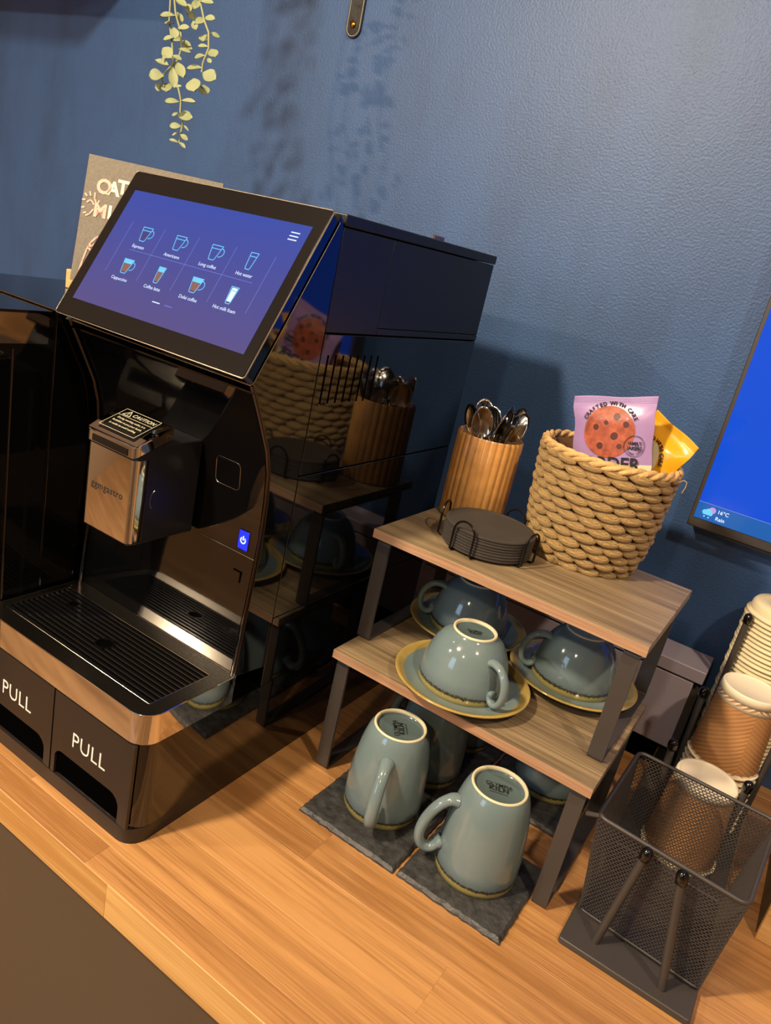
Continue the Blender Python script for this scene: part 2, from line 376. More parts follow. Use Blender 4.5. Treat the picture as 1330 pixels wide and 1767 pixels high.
def text(body, size, org, right, up, m, parent, name='lettering', ext=0.00015, off=0.0002, align='CENTER', bold=0.0, xs=1.0, shear=0.0, space=1.0):
    cu = bpy.data.curves.new('t', 'FONT'); cu.body = body; cu.size = size; cu.extrude = ext; cu.offset = bold; cu.align_x = align; cu.align_y = 'CENTER'
    cu.resolution_u = 3; cu.shear = shear; cu.space_character = space
    t = bpy.data.objects.new('t', cu); C.objects.link(t)
    bpy.context.view_layer.update()
    me = bpy.data.meshes.new_from_object(t); bpy.data.objects.remove(t); bpy.data.curves.remove(cu)
    r = Vector(right).normalized(); u = Vector(up); u = (u-r*u.dot(r)).normalized(); n = r.cross(u)
    o0 = Vector(org)+n*off - (wloc(parent) if parent is not None else Vector((0, 0, 0)))
    for v in me.vertices:
        p = v.co.copy(); v.co = o0 + r*p.x*xs + u*p.y + n*p.z
    me.materials.clear(); me.materials.append(m); me.name = name
    o = bpy.data.objects.new(name, me); C.objects.link(o)
    if parent is not None: o.parent = parent
    return o
def strokes(lines, rad, m, parent, name, fr, flat=0.0002):
    """flat print: polylines as thin ribbons in a frame fr=(org,right,up)"""
    o, r, u = map(Vector, fr); r.normalize(); u.normalize(); n = r.cross(u); b = MB()
    for ln in lines:
        P = [Vector(p) for p in ln]
        for k in range(len(P)-1):
            d = (P[k+1]-P[k]); 
            if d.length < 1e-7: continue
            d.normalize(); q = Vector((-d.y, d.x))*rad; a = P[k]-d*rad*.6; c = P[k+1]+d*rad*.6
            vs = [a-q, c-q, c+q, a+q]
            W = [o+r*v.x+u*v.y+n*flat for v in vs]
            b.add(W, [(0, 1, 2, 3)])
    return b.build(name, m, parent)
def polys(pl, m, parent, name, fr, flat=0.00015):
    o, r, u = map(Vector, fr); r.normalize(); u.normalize(); n = r.cross(u); b = MB()
    for p in pl: b.add([o+r*x+u*y+n*flat for x, y in p], [tuple(range(len(p)))])
    return b.build(name, m, parent)
def disc_pts(cx, cy, rx, ry=None, n=28, a0=0, a1=2*PI):
    ry = ry or rx; return [(cx+rx*math.cos(a0+(a1-a0)*i/n), cy+ry*math.sin(a0+(a1-a0)*i/n)) for i in range(n)]

# ================================================================== THE SETTING
WY = 0.80; FZ = -1.02; CZ = 1.76
def slab(name, m, *b): return struct(MB().box(*b).build(name, m))
slab('wall_back', M['wall'], -3.4, 2.4, WY, WY+0.1, FZ, CZ)
slab('wall_left', M['plain_wall'], -3.5, -3.4, -3.1, WY+0.1, FZ, CZ)
slab('wall_right', M['plain_wall'], 2.4, 2.5, -3.1, WY+0.1, FZ, CZ)
slab('floor', M['floor'], -3.5, 2.5, -3.1, WY+0.1, FZ-0.05, FZ)
slab('ceiling', M['ceiling'], -3.5, 2.5, -3.1, WY+0.1, CZ, CZ+0.05)
wf = MB()
wf.box(-3.5, -1.35, -3.2, -3.1, FZ, CZ).box(-0.45, 2.5, -3.2, -3.1, FZ, CZ).box(-1.35, -0.45, -3.2, -3.1, FZ, 0.45).box(-1.35, -0.45, -3.2, -3.1, 1.6, CZ)
struct(wf.build('wall_front', M['plain_wall']))
wn = thing('window_1', 'x', 'x', (-0.9, -3.15, 1.0)); del wn['label']; del wn['category']; wn['kind'] = 'structure'
fr = MB()
for b_ in ((-1.35, -1.31), (-0.49, -0.45), (-0.92, -0.88)): fr.box(b_[0], b_[1], -3.17, -3.12, 0.45, 1.6)
fr.box(-1.31, -0.49, -3.17, -3.12, 0.45, 0.49).box(-1.31, -0.49, -3.17, -3.12, 1.56, 1.6)
fr.build('window_frame', M['ceiling'], wn)
def lamp(x, y, nm='ceiling_spotlight', lb=''):
    t = thing(nm, lb, 'lamp', (x, y, CZ))
    MB().lathe([(0.055, CZ), (0.055, CZ-0.012), (0.047, CZ-0.012), (0.047, CZ-0.004)], x, y, 28).build('rim', M['steel'], t, smooth=True)
lamp(-0.42, -1.0, lb='recessed ceiling spotlight in front of the coffee machine')
lamp(1.15, -0.35, lb='recessed ceiling spotlight to the right above the counter')
lamp(0.40, -1.9, lb='recessed ceiling spotlight behind the camera')
lamp(-1.9, -1.9, lb='recessed ceiling spotlight far left in the room')  # fitting for the added floor lamp

# ================================================================== WORKTOP AND CABINET
CX0, CX1, CF, TH = -1.9, 1.7, -0.0447, 0.0475
wt = thing('worktop', 'long oak block worktop with pale front edge under everything', 'worktop', (0, 0.37, -TH))
MB().box(CX0, CX1, CF+0.003, WY, -TH, -0.004).build('core', M['stave_edge'], wt)
lens = [0.31, 0.38, 0.45, 0.52, 0.60]; smesh = {}
def stave_mesh(L, wdt):
    k = (L, round(wdt, 4))
    if k not in smesh:
        b = MB(); e = 0.0003
        b.add([(-L/2, -wdt/2, -.004), (L/2, -wdt/2, -.004), (L/2, wdt/2, -.004), (-L/2, wdt/2, -.004),
               (-L/2, -wdt/2, -e), (L/2, -wdt/2, -e), (L/2, wdt/2, -e), (-L/2, wdt/2, -e),
               (-L/2+e, -wdt/2+e, 0), (L/2-e, -wdt/2+e, 0), (L/2-e, wdt/2-e, 0), (-L/2+e, wdt/2-e, 0)],
              [(0, 3, 2, 1), (8, 9, 10, 11)] + [(i, (i+1) % 4, 4+(i+1) % 4, 4+i) for i in range(4)] + [(4+i, 4+(i+1) % 4, 8+(i+1) % 4, 8+i) for i in range(4)])
        me = bpy.data.meshes.new('stave'); me.from_pydata(b.v, [], b.f); me.materials.append(M['stave']); smesh[k] = me
    return smesh[k]
rows = [(CF+0.0, -0.0105)] + [(-0.0105+0.0705*i, -0.0105+0.0705*(i+1)) for i in range(11)] + [(-0.0105+0.0705*11, WY)]
rs = random.Random(3)
for ri, (y0, y1) in enumerate(rows):
    x = CX0; first = True
    while x < CX1-1e-6:
        L = rs.choice(lens)
        if ri == 0 and first: pass
        if first: L = rs.choice(lens[:3]); first = False
        x1 = min(x+L, CX1)
        if CX1-x1 < 0.1: x1 = CX1
        L = round(x1-x, 3)
        o = bpy.data.objects.new('stave', stave_mesh(L, y1-y0)); C.objects.link(o); o.parent = wt
        o.location = (x+L/2, (y0+y1)/2-0.37, TH)
        x = x1
x = CX0
while x < CX1-1e-6:
    x1 = min(x+rs.choice([0.42, 0.5, 0.63]), CX1)
    if CX1-x1 < .1: x1 = CX1
    ob = MB().box(x, x1, CF-0.0006, CF+0.003, -TH, -0.0006).build('edge_strip', M['stave_edge'], wt, bevel=0.0005)
    x = x1
cb = thing('base_cabinet', 'brown matt base cabinet under the front of the worktop', 'cabinet', (0, 0.37, FZ))
MB().box(CX0, CX1, -0.005, WY-.001, FZ+0.1, -TH-0.001).build('carcass', M['rail'], cb)
MB().box(CX0, CX1, 0.05, WY-.001, FZ, FZ+0.1).build('plinth', M['rail'], cb)
for i in range(6):
    xa = 0.197+(i-4)*0.6
    if xa+0.6 > CX1 or xa < CX0: continue
    MB().box(xa+.0015, xa+.5985, -0.026, -0.006, FZ+0.105, -0.066).build('door', M['cabinet'], cb, bevel=0.001)
MB().box(CX0, CX1, -0.019, -0.005, -0.064, -TH-.001).build('top_rail', M['rail'], cb)

# ================================================================== COFFEE MACHINE
ct, cb_, D, H = 0.1764, 0.1379, 0.566, 0.7148
cm = thing('coffee_machine', 'tall black bean-to-cup coffee machine with tilted touchscreen and chrome drip tray', 'coffee machine', (-0.15, 0.28, 0))
# base block
base = MB()
base.prism(rrect(-.3, 0, 0.004, D, .02, 6, (.022, .022, .006, .006)), 'z', 0.0, cb_)
base.build('base_block', M['gloss'], cm, smooth=True)
lip = MB().prism(rrect(-.3001, 0.0001, 0.0, 0.12, .02, 6, (.024, .024, 0, 0)), 'z', 0.0, 0.0205)
lip.build('front_lip', M['matte'], cm, smooth=True)
# drawers
def drawer(x0, x1, nx0, nx1, tx):
    z0, z1 = 0.0225, cb_-0.002
    poly = [(x0, z0), (nx0, z0)]
    r = 0.012
    poly += [(nx0, z0+.027-0), ] + [(nx0+r-r*math.cos(a), z0+.024+r*math.sin(a)) for a in (R(20), R(45), R(70), R(90))]
    poly += [(nx1-r-.004+(r+.004)*math.sin(a), z0+.020+(r+.004)*math.cos(a)) for a in (0, R(20), R(45), R(70), R(90))]
    poly += [(nx1, z0), (x1, z0), (x1, z1), (x0, z1)]
    b = MB().prism(poly, 'y', -0.0005, 0.0038)
    d = b.build('drawer', M['matte'], cm)
    MB().box(nx0-.002, nx1+.002, 0.0030, 0.0038, z0, z0+.042).build('handle_recess', M['void'], d)  # near-black plate, shade of the pull recess put into colour
    text('PULL', 0.029, (tx, -0.0006, 0.0865), (1, 0, 0), (0, 0, 1), M['white_print'], d, xs=0.92, bold=-0.0002, space=1.05)
    return d
drawer(-.293, -.1512, -.285, -.163, -.222)
drawer(-.1488, -.0105, -.142, -.026, -.083)
# chrome tray surround
ring_o = rrect(-.3003, .0003, -.0003, .1365, .02, 8, (.024, .024, 0.001, 0.001))
tr = MB().prism(ring_o, 'z', cb_, ct-0.002)
tr.build('tray_band', M['chrome'], cm, smooth=True)
tp = MB()
outer = rrect(-.3003, .0003, -.0003, .1365, .02, 8, (.024, .024, 0.001, 0.001)); inner = rrect(-.2885, -.0205, .022, .1125, .002, 8)
def ringplate(b, o_, i_, z0, z1):
    n = len(o_); assert len(i_) == n
    vs = [(x, y, z1) for x, y in o_]+[(x, y, z1) for x, y in i_]+[(x, y, z0) for x, y in o_]+[(x, y, z0) for x, y in i_]
    fs = []
    for k in range(n):
        j = (k+1) % n
        fs += [(k, j, n+j, n+k), (2*n+k, 3*n+k, 3*n+j, 2*n+j), (k, 2*n+k, 2*n+j, j), (n+k, n+j, 3*n+j, 3*n+k)]
    b.add(vs, fs)
ringplate(tp, outer, inner, ct-0.002, ct)
tp.build('tray_surround', M['tray'], cm, smooth=True)
MB().tube([(x, y, ct-.0003) for x, y in outer], .0006, 6, closed=True).build('tray_edge', M['chrome'], cm, smooth=True)
MB().tube([(x, y, ct-.0001) for x, y in inner], .0004, 6, closed=True).build('well_edge', M['steel'], cm, smooth=True)
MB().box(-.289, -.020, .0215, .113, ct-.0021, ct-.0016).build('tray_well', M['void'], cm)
ns = 12
for i in range(ns):
    y = .0265+i*(.0815/(ns-1))
    holes = [(-.148, .062, .0115), (-.247, .0905, .008)]
    segs = [(-.2875, -.0215)]
    for hx_, hy_, hr in holes:
        if abs(y-hy_) < hr:
            hw = math.sqrt(hr*hr-(y-hy_)**2); ns_ = []
            for a, b in segs:
                if a < hx_-hw and b > hx_+hw: ns_ += [(a, hx_-hw), (hx_+hw, b)]
                else: ns_.append((a, b))
            segs = ns_
    g = MB()
    for a, b in segs: g.prism([(y-.0021, ct-.0016), (y+.0021, ct-.0016), (y+.0014, ct-.0003), (y-.0014, ct-.0003)], 'x', a, b)
    g.build('grate_bar', M['bezel'], cm)
for hx_, hy_, hr in ((-.148, .062, .0115), (-.247, .0905, .008)):
    MB().lathe([(hr-.001, ct-.0015), (hr, ct-.0015), (hr, ct-.0001), (hr-.001, ct-.0001)], hx_, hy_, 24, closed=True).build('grate_ring', M['bezel'], cm, smooth=True)
# column: side profile
prof = [(.133, ct), (.134, .198), (.136, .238), (.1395, .282), (.142, .327), (.1425, .365), (.141, .399), (.137, .434), (.128, .462), (.113, .49), (.0995, .515), (.088, .535), (.0835, .5405)]
headb = (.0835, .5405); headt = (.1835, .7155)
body_poly = [(y+.004, z) for y, z in prof] + [(headt[0], headt[1]-.004), (.1885, .7020), (.1885, ct)]
MB().prism(body_poly, 'x', -.2925, -.0075).build('front_column', M['gloss'], cm, smooth=True)
# raised smoked trims at both sides
for xa, xb in ((-.3, -.2925), (-.0075, 0.0)):
    b = MB(); n = len(prof)
    sp = [(y, z) for y, z in prof] + [(headt[0]-.003, headt[1]-.002), (.1885, .7020), (.1885, cb_+.03)]
    b.prism(sp, 'x', xa, xb)
    b.build('side_cheek', M['gloss'], cm, bevel=0.0008)
for xa in (-.2962, -.0038):
    b = MB(); b.tube([(xa, y-.0005, z) for y, z in prof[:-1]], .0028, 8, ry=.0010, up=(1, 0, 0)); b.build('edge_trim', M['darkchrome'], cm, smooth=True)
# rear body
MB().box(-.299, -.0012, .1895, D-.001, cb_, .7020).build('rear_body', M['void'], cm)
def side(name, y0, y1, z0, z1, m, proud=0.0):
    return MB().box(-.003, proud, y0, y1, z0, z1).build(name, m, cm, bevel=0.0006)
side('side_panel', .1895, .2905, .5925, .7015, M['satin'])
side('side_panel', .2915, D, .6005, .7015, M['satin'], -.0004)
side('side_panel', .2915, D, .5925, .5998, M['satin'])
side('side_panel', .1895, D, .4265, .5905, M['gloss'])
side('side_panel', .1895, D, .2385, .4245, M['gloss'])
side('side_panel', .1895, D, cb_+.0005, .2375, M['gloss'])
for i in range(8):
    y = .2025+i*.0146
    o = MB().box(0, .0004, y-.0013, y+.0013, .5115, .5675).build('vent_slit', M['void'], cm)
    MB().ball((.0002, y, .5105), .0007, n=8, m=6).build('glint_edge', M['steel'], o)
for xa, xb in ((-.3, -.297),):
    MB().box(xa, xb, .1895, D, cb_+.0005, .7015).build('side_panel', M['gloss'], cm)
MB().box(-.3005, .0008, .1895, D+.002, .7030, H).build('hopper_lid', M['satin'], cm, bevel=0.0012)
vk = MB()
for k in range(5): vk.tube([(-.006, .388+k*.0055, H), (-.006, .388+k*.0055, H+.005)], .0022, 8)
vk.build('lid_catch', M['steel'], cm)
# touchscreen
sb = Vector((0, .0717, .5435)); st = Vector((0, .1685, .7148)); sv = (st-sb); SL = sv.length; sv.normalize(); sx_ = Vector((1, 0, 0)); sn = sx_.cross(sv)   # faces the barista
sO = Vector((-.3, sb.y, sb.z))
hd = MB()
rp_ = rrect(0, .3, 0, SL, .004, 4)
n = len(rp_)
T1 = .0155
def P3(x, y, d): return sO+sx_*x+sv*y+sn*d
b = MB(); vs = [P3(x, y, -T1) for x, y in rp_]+[P3(x, y, -.001) for x, y in rp_]
b.add(vs, [tuple(range(n-1, -1, -1)), tuple(range(n, 2*n))]+[(i, (i+1) % n, n+(i+1) % n, n+i) for i in range(n)])
scr = b.build('touchscreen', M['gloss'], cm, smooth=True)
b = MB(); vs = [P3(x, y, -.001) for x, y in rp_]+[P3(.15+(x-.15)*.992, SL/2+(y-SL/2)*.988, .0005) for x, y in rp_]
b.add(vs, [tuple(range(n-1, -1, -1)), tuple(range(n, 2*n))]+[(i, (i+1) % n, n+(i+1) % n, n+i) for i in range(n)])
b.build('glass_bezel', M['bezel'], scr, smooth=True)
rim = MB(); rim.tube([P3(x, y, -.0006) for x, y in rp_], .0008, 6, closed=True); rim.build('bezel_rim', M['steel'], scr, smooth=True)
rim = MB(); rim.tube([P3(x, y, -T1) for x, y in rp_], .0006, 6, closed=True); rim.build('rear_rim', M['steel'], scr, smooth=True)
b = MB(); b.add([P3(x, y, .0007) for x, y in ((.0162, .0222), (.2853, .0230), (.2853, .1735), (.0162, .1712))], [(0, 1, 2, 3)])
b.build('display', M['display'], scr)
FR = (sO+sn*.0008, sx_, sv)
# menu grid
gl = []
for x in (.042, .0965, .1505, .2065, .2615): gl.append([(x, .064), (x, .132)])
gl.append([(.060, .0975), (.250, .0975)])
strokes(gl, .00022, M['ui_line'], scr, 'menu_grid', FR)
strokes([[(.2635, .1585+k*.0042), (.2745, .1585+k*.0042)] for k in (-1, 0, 1)], .00065, M['ui_white'], scr, 'menu_icon', FR)
strokes([[(.1355, .0465), (.1465, .0465)]], .0006, M['ui_white'], scr, 'page_mark', FR)
strokes([[(.1545, .0465), (.1655, .0465)]], .0004, M['ui_line'], scr, 'page_mark', FR)
labels_ = ['Espresso', 'Americano', 'Long coffee', 'Hot water', 'Cappuccino', 'Coffee latte', 'Dolei coffee', 'Hot milk foam']
pos = [(.071, .1195), (.1262, .1195), (.1815, .1195), (.2340, .1205), (.0700, .0768), (.1240, .0775), (.1800, .0780), (.2330, .0785)]
kinds = ['cup', 'mug', 'mug', 'glass', 'mugf', 'latte', 'mugf', 'foam']
fills = ['ui_dark', None, None, None, 'ui_coffee', 'ui_coffee', 'ui_coffee', 'ui_white']
for (x, y), tx, kd, fl in zip(pos, labels_, kinds, fills):
    if kd in ('cup', 'mug', 'mugf'): wt_, wb_, hh = .0078, .0045, .0088
    else: wt_, wb_, hh = .0052, .0035, .0098
    L_ = [[(x-wt_, y+hh), (x-wb_, y-hh*.75), (x-wb_+.001, y-hh), (x+wb_-.001, y-hh), (x+wb_, y-hh*.75), (x+wt_, y+hh)],
          [(x-wt_, y+hh), (x+wt_, y+hh)], [(x-wt_*.92, y+hh*.55), (x+wt_*.92, y+hh*.55)]]
    if kd in ('cup', 'mug', 'mugf'):
        L_.append([(x+wt_*.95+.0055*math.sin(a), y+.0012+.0052*math.cos(a)) for a in [R(q) for q in range(0, 181, 20)]])
    strokes(L_, .00042, M['ui_cyan'], scr, 'drink_icon', FR, .0004)
    if fl:
        fh = hh*.35 if kd != 'foam' else hh*.9
        polys([[(x-wb_*.85, y-hh*.75), (x+wb_*.85, y-hh*.75), (x+wt_*.75, y+fh), (x-wt_*.75, y+fh)]], M[fl], scr, 'drink_icon_fill', FR, .0002)
    if kd in ('mugf', 'latte'):
        polys([[(x-wt_*.78, y+hh*.4), (x+wt_*.78, y+hh*.4), (x+wt_*.95, y+hh*.95), (x-wt_*.95, y+hh*.95)]], M['ui_cyan'], scr, 'foam_icon', FR, .0002)
    text(tx, .0058, FR[0]+sx_*x+sv*(y-.0165), sx_, sv, M['ui_white'], scr, name='menu_word', ext=.00003, off=.0003, xs=0.95)
# spout head
sp0, sp1 = -.1868, -.1058
sh = MB().box(sp0+.002, sp1-.002, .046, .1405, .3245, .440).build('spout_body', M['satin'], cm, bevel=.002)
fpl = MB().prism(rrect(sp0, sp1, .043, .062, .008, 8, (.007, .007, 0, 0)), 'z', .3285, .4255).build('spout_plate', M['chrome'], sh, smooth=True)
text('ggmgastro', .0115, ((sp0+sp1)/2-.001, .0430, .380), (1, 0, 0), (0, 0, 1), M['black_print'], sh, bold=.00018, xs=1.0, ext=.00001, off=.00012, space=1.12)
cap = MB(); nn = 8
capo = rrect(sp0-.001, sp1+.001, .041, .092, .008, 8, (.007, .007, .003, .003))
def capz(y): t = (y-.041)/.051; return .4405+.0185*math.sin(t*PI*.5)
ncap = len(capo); ccx, ccy = (sp0+sp1)/2, .0665
vs = [(x, y, capz(y)-.0125) for x, y in capo]+[(x, y, capz(y)-.001) for x, y in capo]+[(ccx+(x-ccx)*.97, ccy+(y-ccy)*.96, capz(y)) for x, y in capo]
fs = [tuple(range(ncap-1, -1, -1))]+[(i, (i+1) % ncap, ncap+(i+1) % ncap, ncap+i) for i in range(ncap)]+[(ncap+i, ncap+(i+1) % ncap, 2*ncap+(i+1) % ncap, 2*ncap+i) for i in range(ncap)]
cap.add(vs, fs)
# curved lid top as strips
xs0, xs1 = sp0-.0005, sp1+.0005
rowsz = [(y, capz(y)+.0001) for y in [.043+.047*i/8 for i in range(9)]]
for i in range(8):
    cap.add([(xs0+.001, rowsz[i][0], rowsz[i][1]), (xs1-.001, rowsz[i][0], rowsz[i][1]), (xs1-.001, rowsz[i+1][0], rowsz[i+1][1]), (xs0+.001, rowsz[i+1][0], rowsz[i+1][1])], [(0, 1, 2, 3)])
cp = cap.build('spout_cap', M['chrome'], cm, smooth=True)
MB().box(sp0+.0115, sp1-.0115, .0402, .041, .429, .4365).build('cap_notch', M['bezel'], cp)
lb = MB()
for i in range(8):
    lb.add([(sp0+.011, .047+.037*i/8, capz(.047+.037*i/8)+.0006), (sp1-.011, .047+.037*i/8, capz(.047+.037*i/8)+.0006), (sp1-.011, .047+.037*(i+1)/8, capz(.047+.037*(i+1)/8)+.0006), (sp0+.011, .047+.037*(i+1)/8, capz(.047+.037*(i+1)/8)+.0006)], [(0, 1, 2, 3)])
lb.build('caution_label', M['bezel'], cp)
lu = Vector((0, .042, capz(.086)-capz(.045))).normalized(); lo = Vector(((sp0+sp1)/2, .0655, capz(.0655)+.0011))
lfr = (lo, Vector((1, 0, 0)), lu)
W2, H2 = .0285, .0195
strokes([[(-W2, -H2), (W2, -H2), (W2, H2), (-W2, H2), (-W2, -H2)], [(-W2, .0065), (W2, .0065)]], .00026, M['cream_print'], cp, 'label_border', lfr, .0008)
strokes([[(-.0235, .0085), (-.0115, .0085), (-.0175, .0175), (-.0235, .0085)], [(-.0175, .0105), (-.0175, .0142)]], .00045, M['cream_print'], cp, 'warning_triangle', lfr, .0008)
text('CAUTION', .0074, lo+Vector((.0075, 0, 0))+lu*.0125, (1, 0, 0), lu, M['cream_print'], cp, bold=.0, off=.0008, shear=.2, space=1.1)
for k, tx in enumerate(('During working outlet, it is', 'forbidden to put your hands', 'in outlet to avoid scalding')):
    text(tx, .0041, lo+lu*(.0015-k*.0062), (1, 0, 0), lu, M['cream_print'], cp, bold=.0, off=.0008, name='small_print')
o = MB().ball((sp1-.0012, .058, .386), .0012, .0022, .0022).build('status_light', M['led_blue'], sh, smooth=True)
sc = [(sp1-.0018, .070+.008-.008*math.cos(a), .376+.012*math.sin(a)) for a in [R(q) for q in range(-70, 71, 14)]]
MB().tube(sc, .0003, 6).build('cover_seam', M['steel'], sh)
# details on the front column
def colfr(z): # y of the recessed panel at height z
    for (y0, z0), (y1, z1) in zip(prof[:-1], prof[1:]):
        if z0 <= z <= z1: return y0+.004+(y1-y0)*(z-z0)/(z1-z0)
    return .14
FC = lambda z: (Vector((0, colfr(z)-.0003, z)), Vector((1, 0, 0)), Vector((0, -.004, 1)))
lt = [(x, y) for x, y in rrect(-.0855, -.0475, .397, .430, .006, 5)]
yy = colfr(.415)
MB().tube([(x, colfr(z)-.0002, z) for x, z in lt], .0005, 6, closed=True).build('service_hatch_outline', M['steel'], cm, smooth=True)
MB().tube([(x, colfr(.324)-.0004, .3245) for x in (-.0995, -.06, -.012, -.0075)], .0004, 6).build('panel_seam', M['steel'], cm)
MB().tube([(-.2925, colfr(.324)-.0004, .3245), (-.19, colfr(.324)-.0004, .3245)], .0004, 6).build('panel_seam', M['steel'], cm)
lat = MB(); yl = colfr(.30)-.0006
lat.box(-.0262, -.0235, yl, yl+.002, .281, .3035); lat.box(-.037, -.0262, yl, yl+.002, .3018, .3035)
lat.build('latch_groove', M['void'], cm)
pb = MB().box(-.0375, -.0225, colfr(.3425)-.0008, colfr(.3425)+.001, .3305, .3535).build('power_button', M['led_blue'], cm, bevel=.0004)
MB().tube([(x, colfr(.342)-.001, z) for x, z in rrect(-.0382, -.0218, .3298, .3542, .001, 2)], .0003, 6, closed=True).build('button_outline', M['darkchrome'], pb)
pf = (Vector((-.030, colfr(.3425)-.0012, .342)), Vector((1, 0, 0)), Vector((0, 0, 1)))
strokes([[(.0036*math.sin(a), .0036*math.cos(a)) for a in [R(q) for q in range(40, 321, 20)]], [(0, .0005), (0, .0052)]], .0007, M['led_white'], pb, 'power_symbol', pf)
# lower visible screws / underside strip of screen head
MB().box(-.299, -.001, .0905, .098, .5265, .5285).build('head_seam', M['darkchrome'], cm)

# ================================================================== MILK FRIDGE (left)
mf = thing('milk_fridge', 'black milk fridge with chrome-banded door left of the coffee machine', 'fridge', (-.435, .25, 0))
FX0, FX1, FT = -.568, -.3055, .5435
MB().box(FX0, FX1, .0790, .47, .012, FT-.004).build('body', M['gloss'], mf, bevel=.001)
MB().box(FX0, FX1, .0790, .47, FT-.004, FT).build('top_cover', M['gloss'], mf, bevel=.001)
dr = MB().prism(rrect(FX0, FX1, -.035, .0765, .03, 8, (.03, .03, 0, 0)), 'z', .02, FT-.002).build('door', M['gloss'], mf, smooth=True)
MB().prism(rrect(FX0-.0006, FX1+.0006, -.0356, .069, .03, 8, (.03, .03, 0, 0)), 'z', .5035, .5385).build('chrome_band', M['chrome'], dr, smooth=True)
MB().tube([(FX0, .0778, FT-.0006), (FX1, .0778, FT-.0006)], .0009, 6).build('top_seam', M['steel'], mf)
MB().tube([(FX1-.0002, .0778, FT-.003), (FX1-.0002, .0778, .02)], .0005, 6).build('side_seam', M['darkchrome'], mf)
MB().tube([(FX1+.0004, .026, .498), (FX1+.0004, .026, .06)], .0018, 8).build('door_trim', M['darkchrome'], dr)
MB().box(FX1-.001, FX1+.0008, .050, .0545, .12, .45).build('door_seal', M['bezel'], dr)
for x in (FX0+.03, FX1-.03):
    for y in (.1, .44): MB().lathe([(.014, 0), (.014, .014)], x, y, 16).build('foot', M['void'], mf)

# ================================================================== OAT MILK SIGN on the fridge
A0 = Vector((-.488, .240, 0)); B0 = Vector((-.302, .330, 0)); sr = (B0-A0).normalized(); sW = (B0-A0).length
su = Vector((-sr.y*0.0, 0, 1)); nrm = sr.cross(Vector((0, 0, 1)))          # points to the viewer
lean = -nrm*.17; su = (Vector((0, 0, 1))+lean).normalized(); sN = sr.cross(su)
bz = FT+.014
sg = thing('chalkboard_sign', 'small grey handwritten drinks sign in a wooden block on the fridge', 'sign', (*((A0+B0)/2).xy, FT))
P0 = Vector((A0.x, A0.y, bz)) - Vector((su.x, su.y, 0))*0.17
Hs = .172
brd = MB().frame_box(P0-sN*.002, sr*.194, su*Hs, sN*.003).build('board', M['chalk'], sg, bevel=.0006)
MB().frame_box(Vector((A0.x, A0.y, FT+.0005))-sr*.010+nrm*.022, sr*(sW-.012), -nrm*.036, Vector((0, 0, .026))).build('wooden_base', M['pine'], sg, bevel=.001)
SO = P0+sN*.0012
def sg_t(t, s, x, y, m, bold=.0009): return text(t, s, SO+sr*x+su*y, sr, su, m, sg, bold=bold, off=.0004)
for ch, x, y, z_ in (('O', .0290, .1322, .027), ('A', .0428, .1322, .025), ('T', .0555, .1365, .025), ('M', .0285, .0998, .025), ('I', .0425, .1003, .024), ('L', .0560, .101, .024), ('K', .0700, .102, .024)):
    sg_t(ch, z_, x, y, M['cream_mark'] if ch not in 'OM' else M['pink'], .0010)
fs_ = (SO, sr, su)
strokes([[(.0035, .1190), (.0065, .1165)], [(.0100, .1225), (.0118, .1180)], [(.0175, .1225), (.0180, .1150), (.0205, .1110)], [(.0250, .1130), (.0230, .1085)],
         [(.0080, .1085), (.0120, .1120), (.0160, .1100), (.0180, .1070)], [(.0010, .1105), (.0045, .1110)], [(.0015, .1000), (.0050, .1010)], [(.0050, .0930), (.0085, .0945)],
         [(.0090, .0905), (.0140, .0935), (.0180, .1000)]], .0011, M['pink'], sg, 'splash_drawing', fs_, .0006)
strokes([[(.012, .016), (.0145, .030), (.0180, .045), (.0225, .0560), (.0290, .0640), (.0340, .0660)], [(.0200, .050), (.0250, .0520), (.0300, .0560)], [(.0200, .048), (.0260, .044)], [(.022, .020), (.025, .036)]], .0012, M['pink'], sg, 'hand_drawing', fs_, .0006)

# ================================================================== HANGING SHELF, STRAP, EUCALYPTUS
hs = thing('wall_shelf', 'pale wooden wall shelf up at the far left, just outside the view', 'shelf', (-1.5, .6, 1.15))
MB().box(-2.0, -1.113, .40, .799, 1.15, 1.175).build('board', M['pine'], hs, bevel=.001)
sp = thing('leather_strap', 'black leather strap end with a brass rivet on the blue wall', 'strap', (-.509, .797, 1.05))
stp = MB(); pl = [(x, z) for x, z in rrect(-.526, -.492, 1.046, 1.30, .015, 8, (.016, .016, 0, 0))]
stp.prism(pl, 'y', .796, .7995); stp.build('strap', M['leather'], sp)
tb = MB(); tb.tube([(x, .7955, z) for x, z in rrect(-.5235, -.4945, 1.0485, 1.29, .013, 6, (.014, .014, 0, 0))], .0005, 5, closed=True); tb.build('stitching', M['cream_print'], sp)
MB().lathe([(.0001, -.002), (.003, -.002), (.0035, 0.0), (.0062, 0.0), (.0065, .0008), (.0, .0012)], 0, 0, 20).build('rv', M['brass'], None)
rv = bpy.data.objects['rv']; rv.name = 'rivet'; rv.parent = sp; rv.rotation_euler = (R(90), 0, 0); rv.location = (-.511+.509, -.0022, .018); rv.data.shade_smooth()

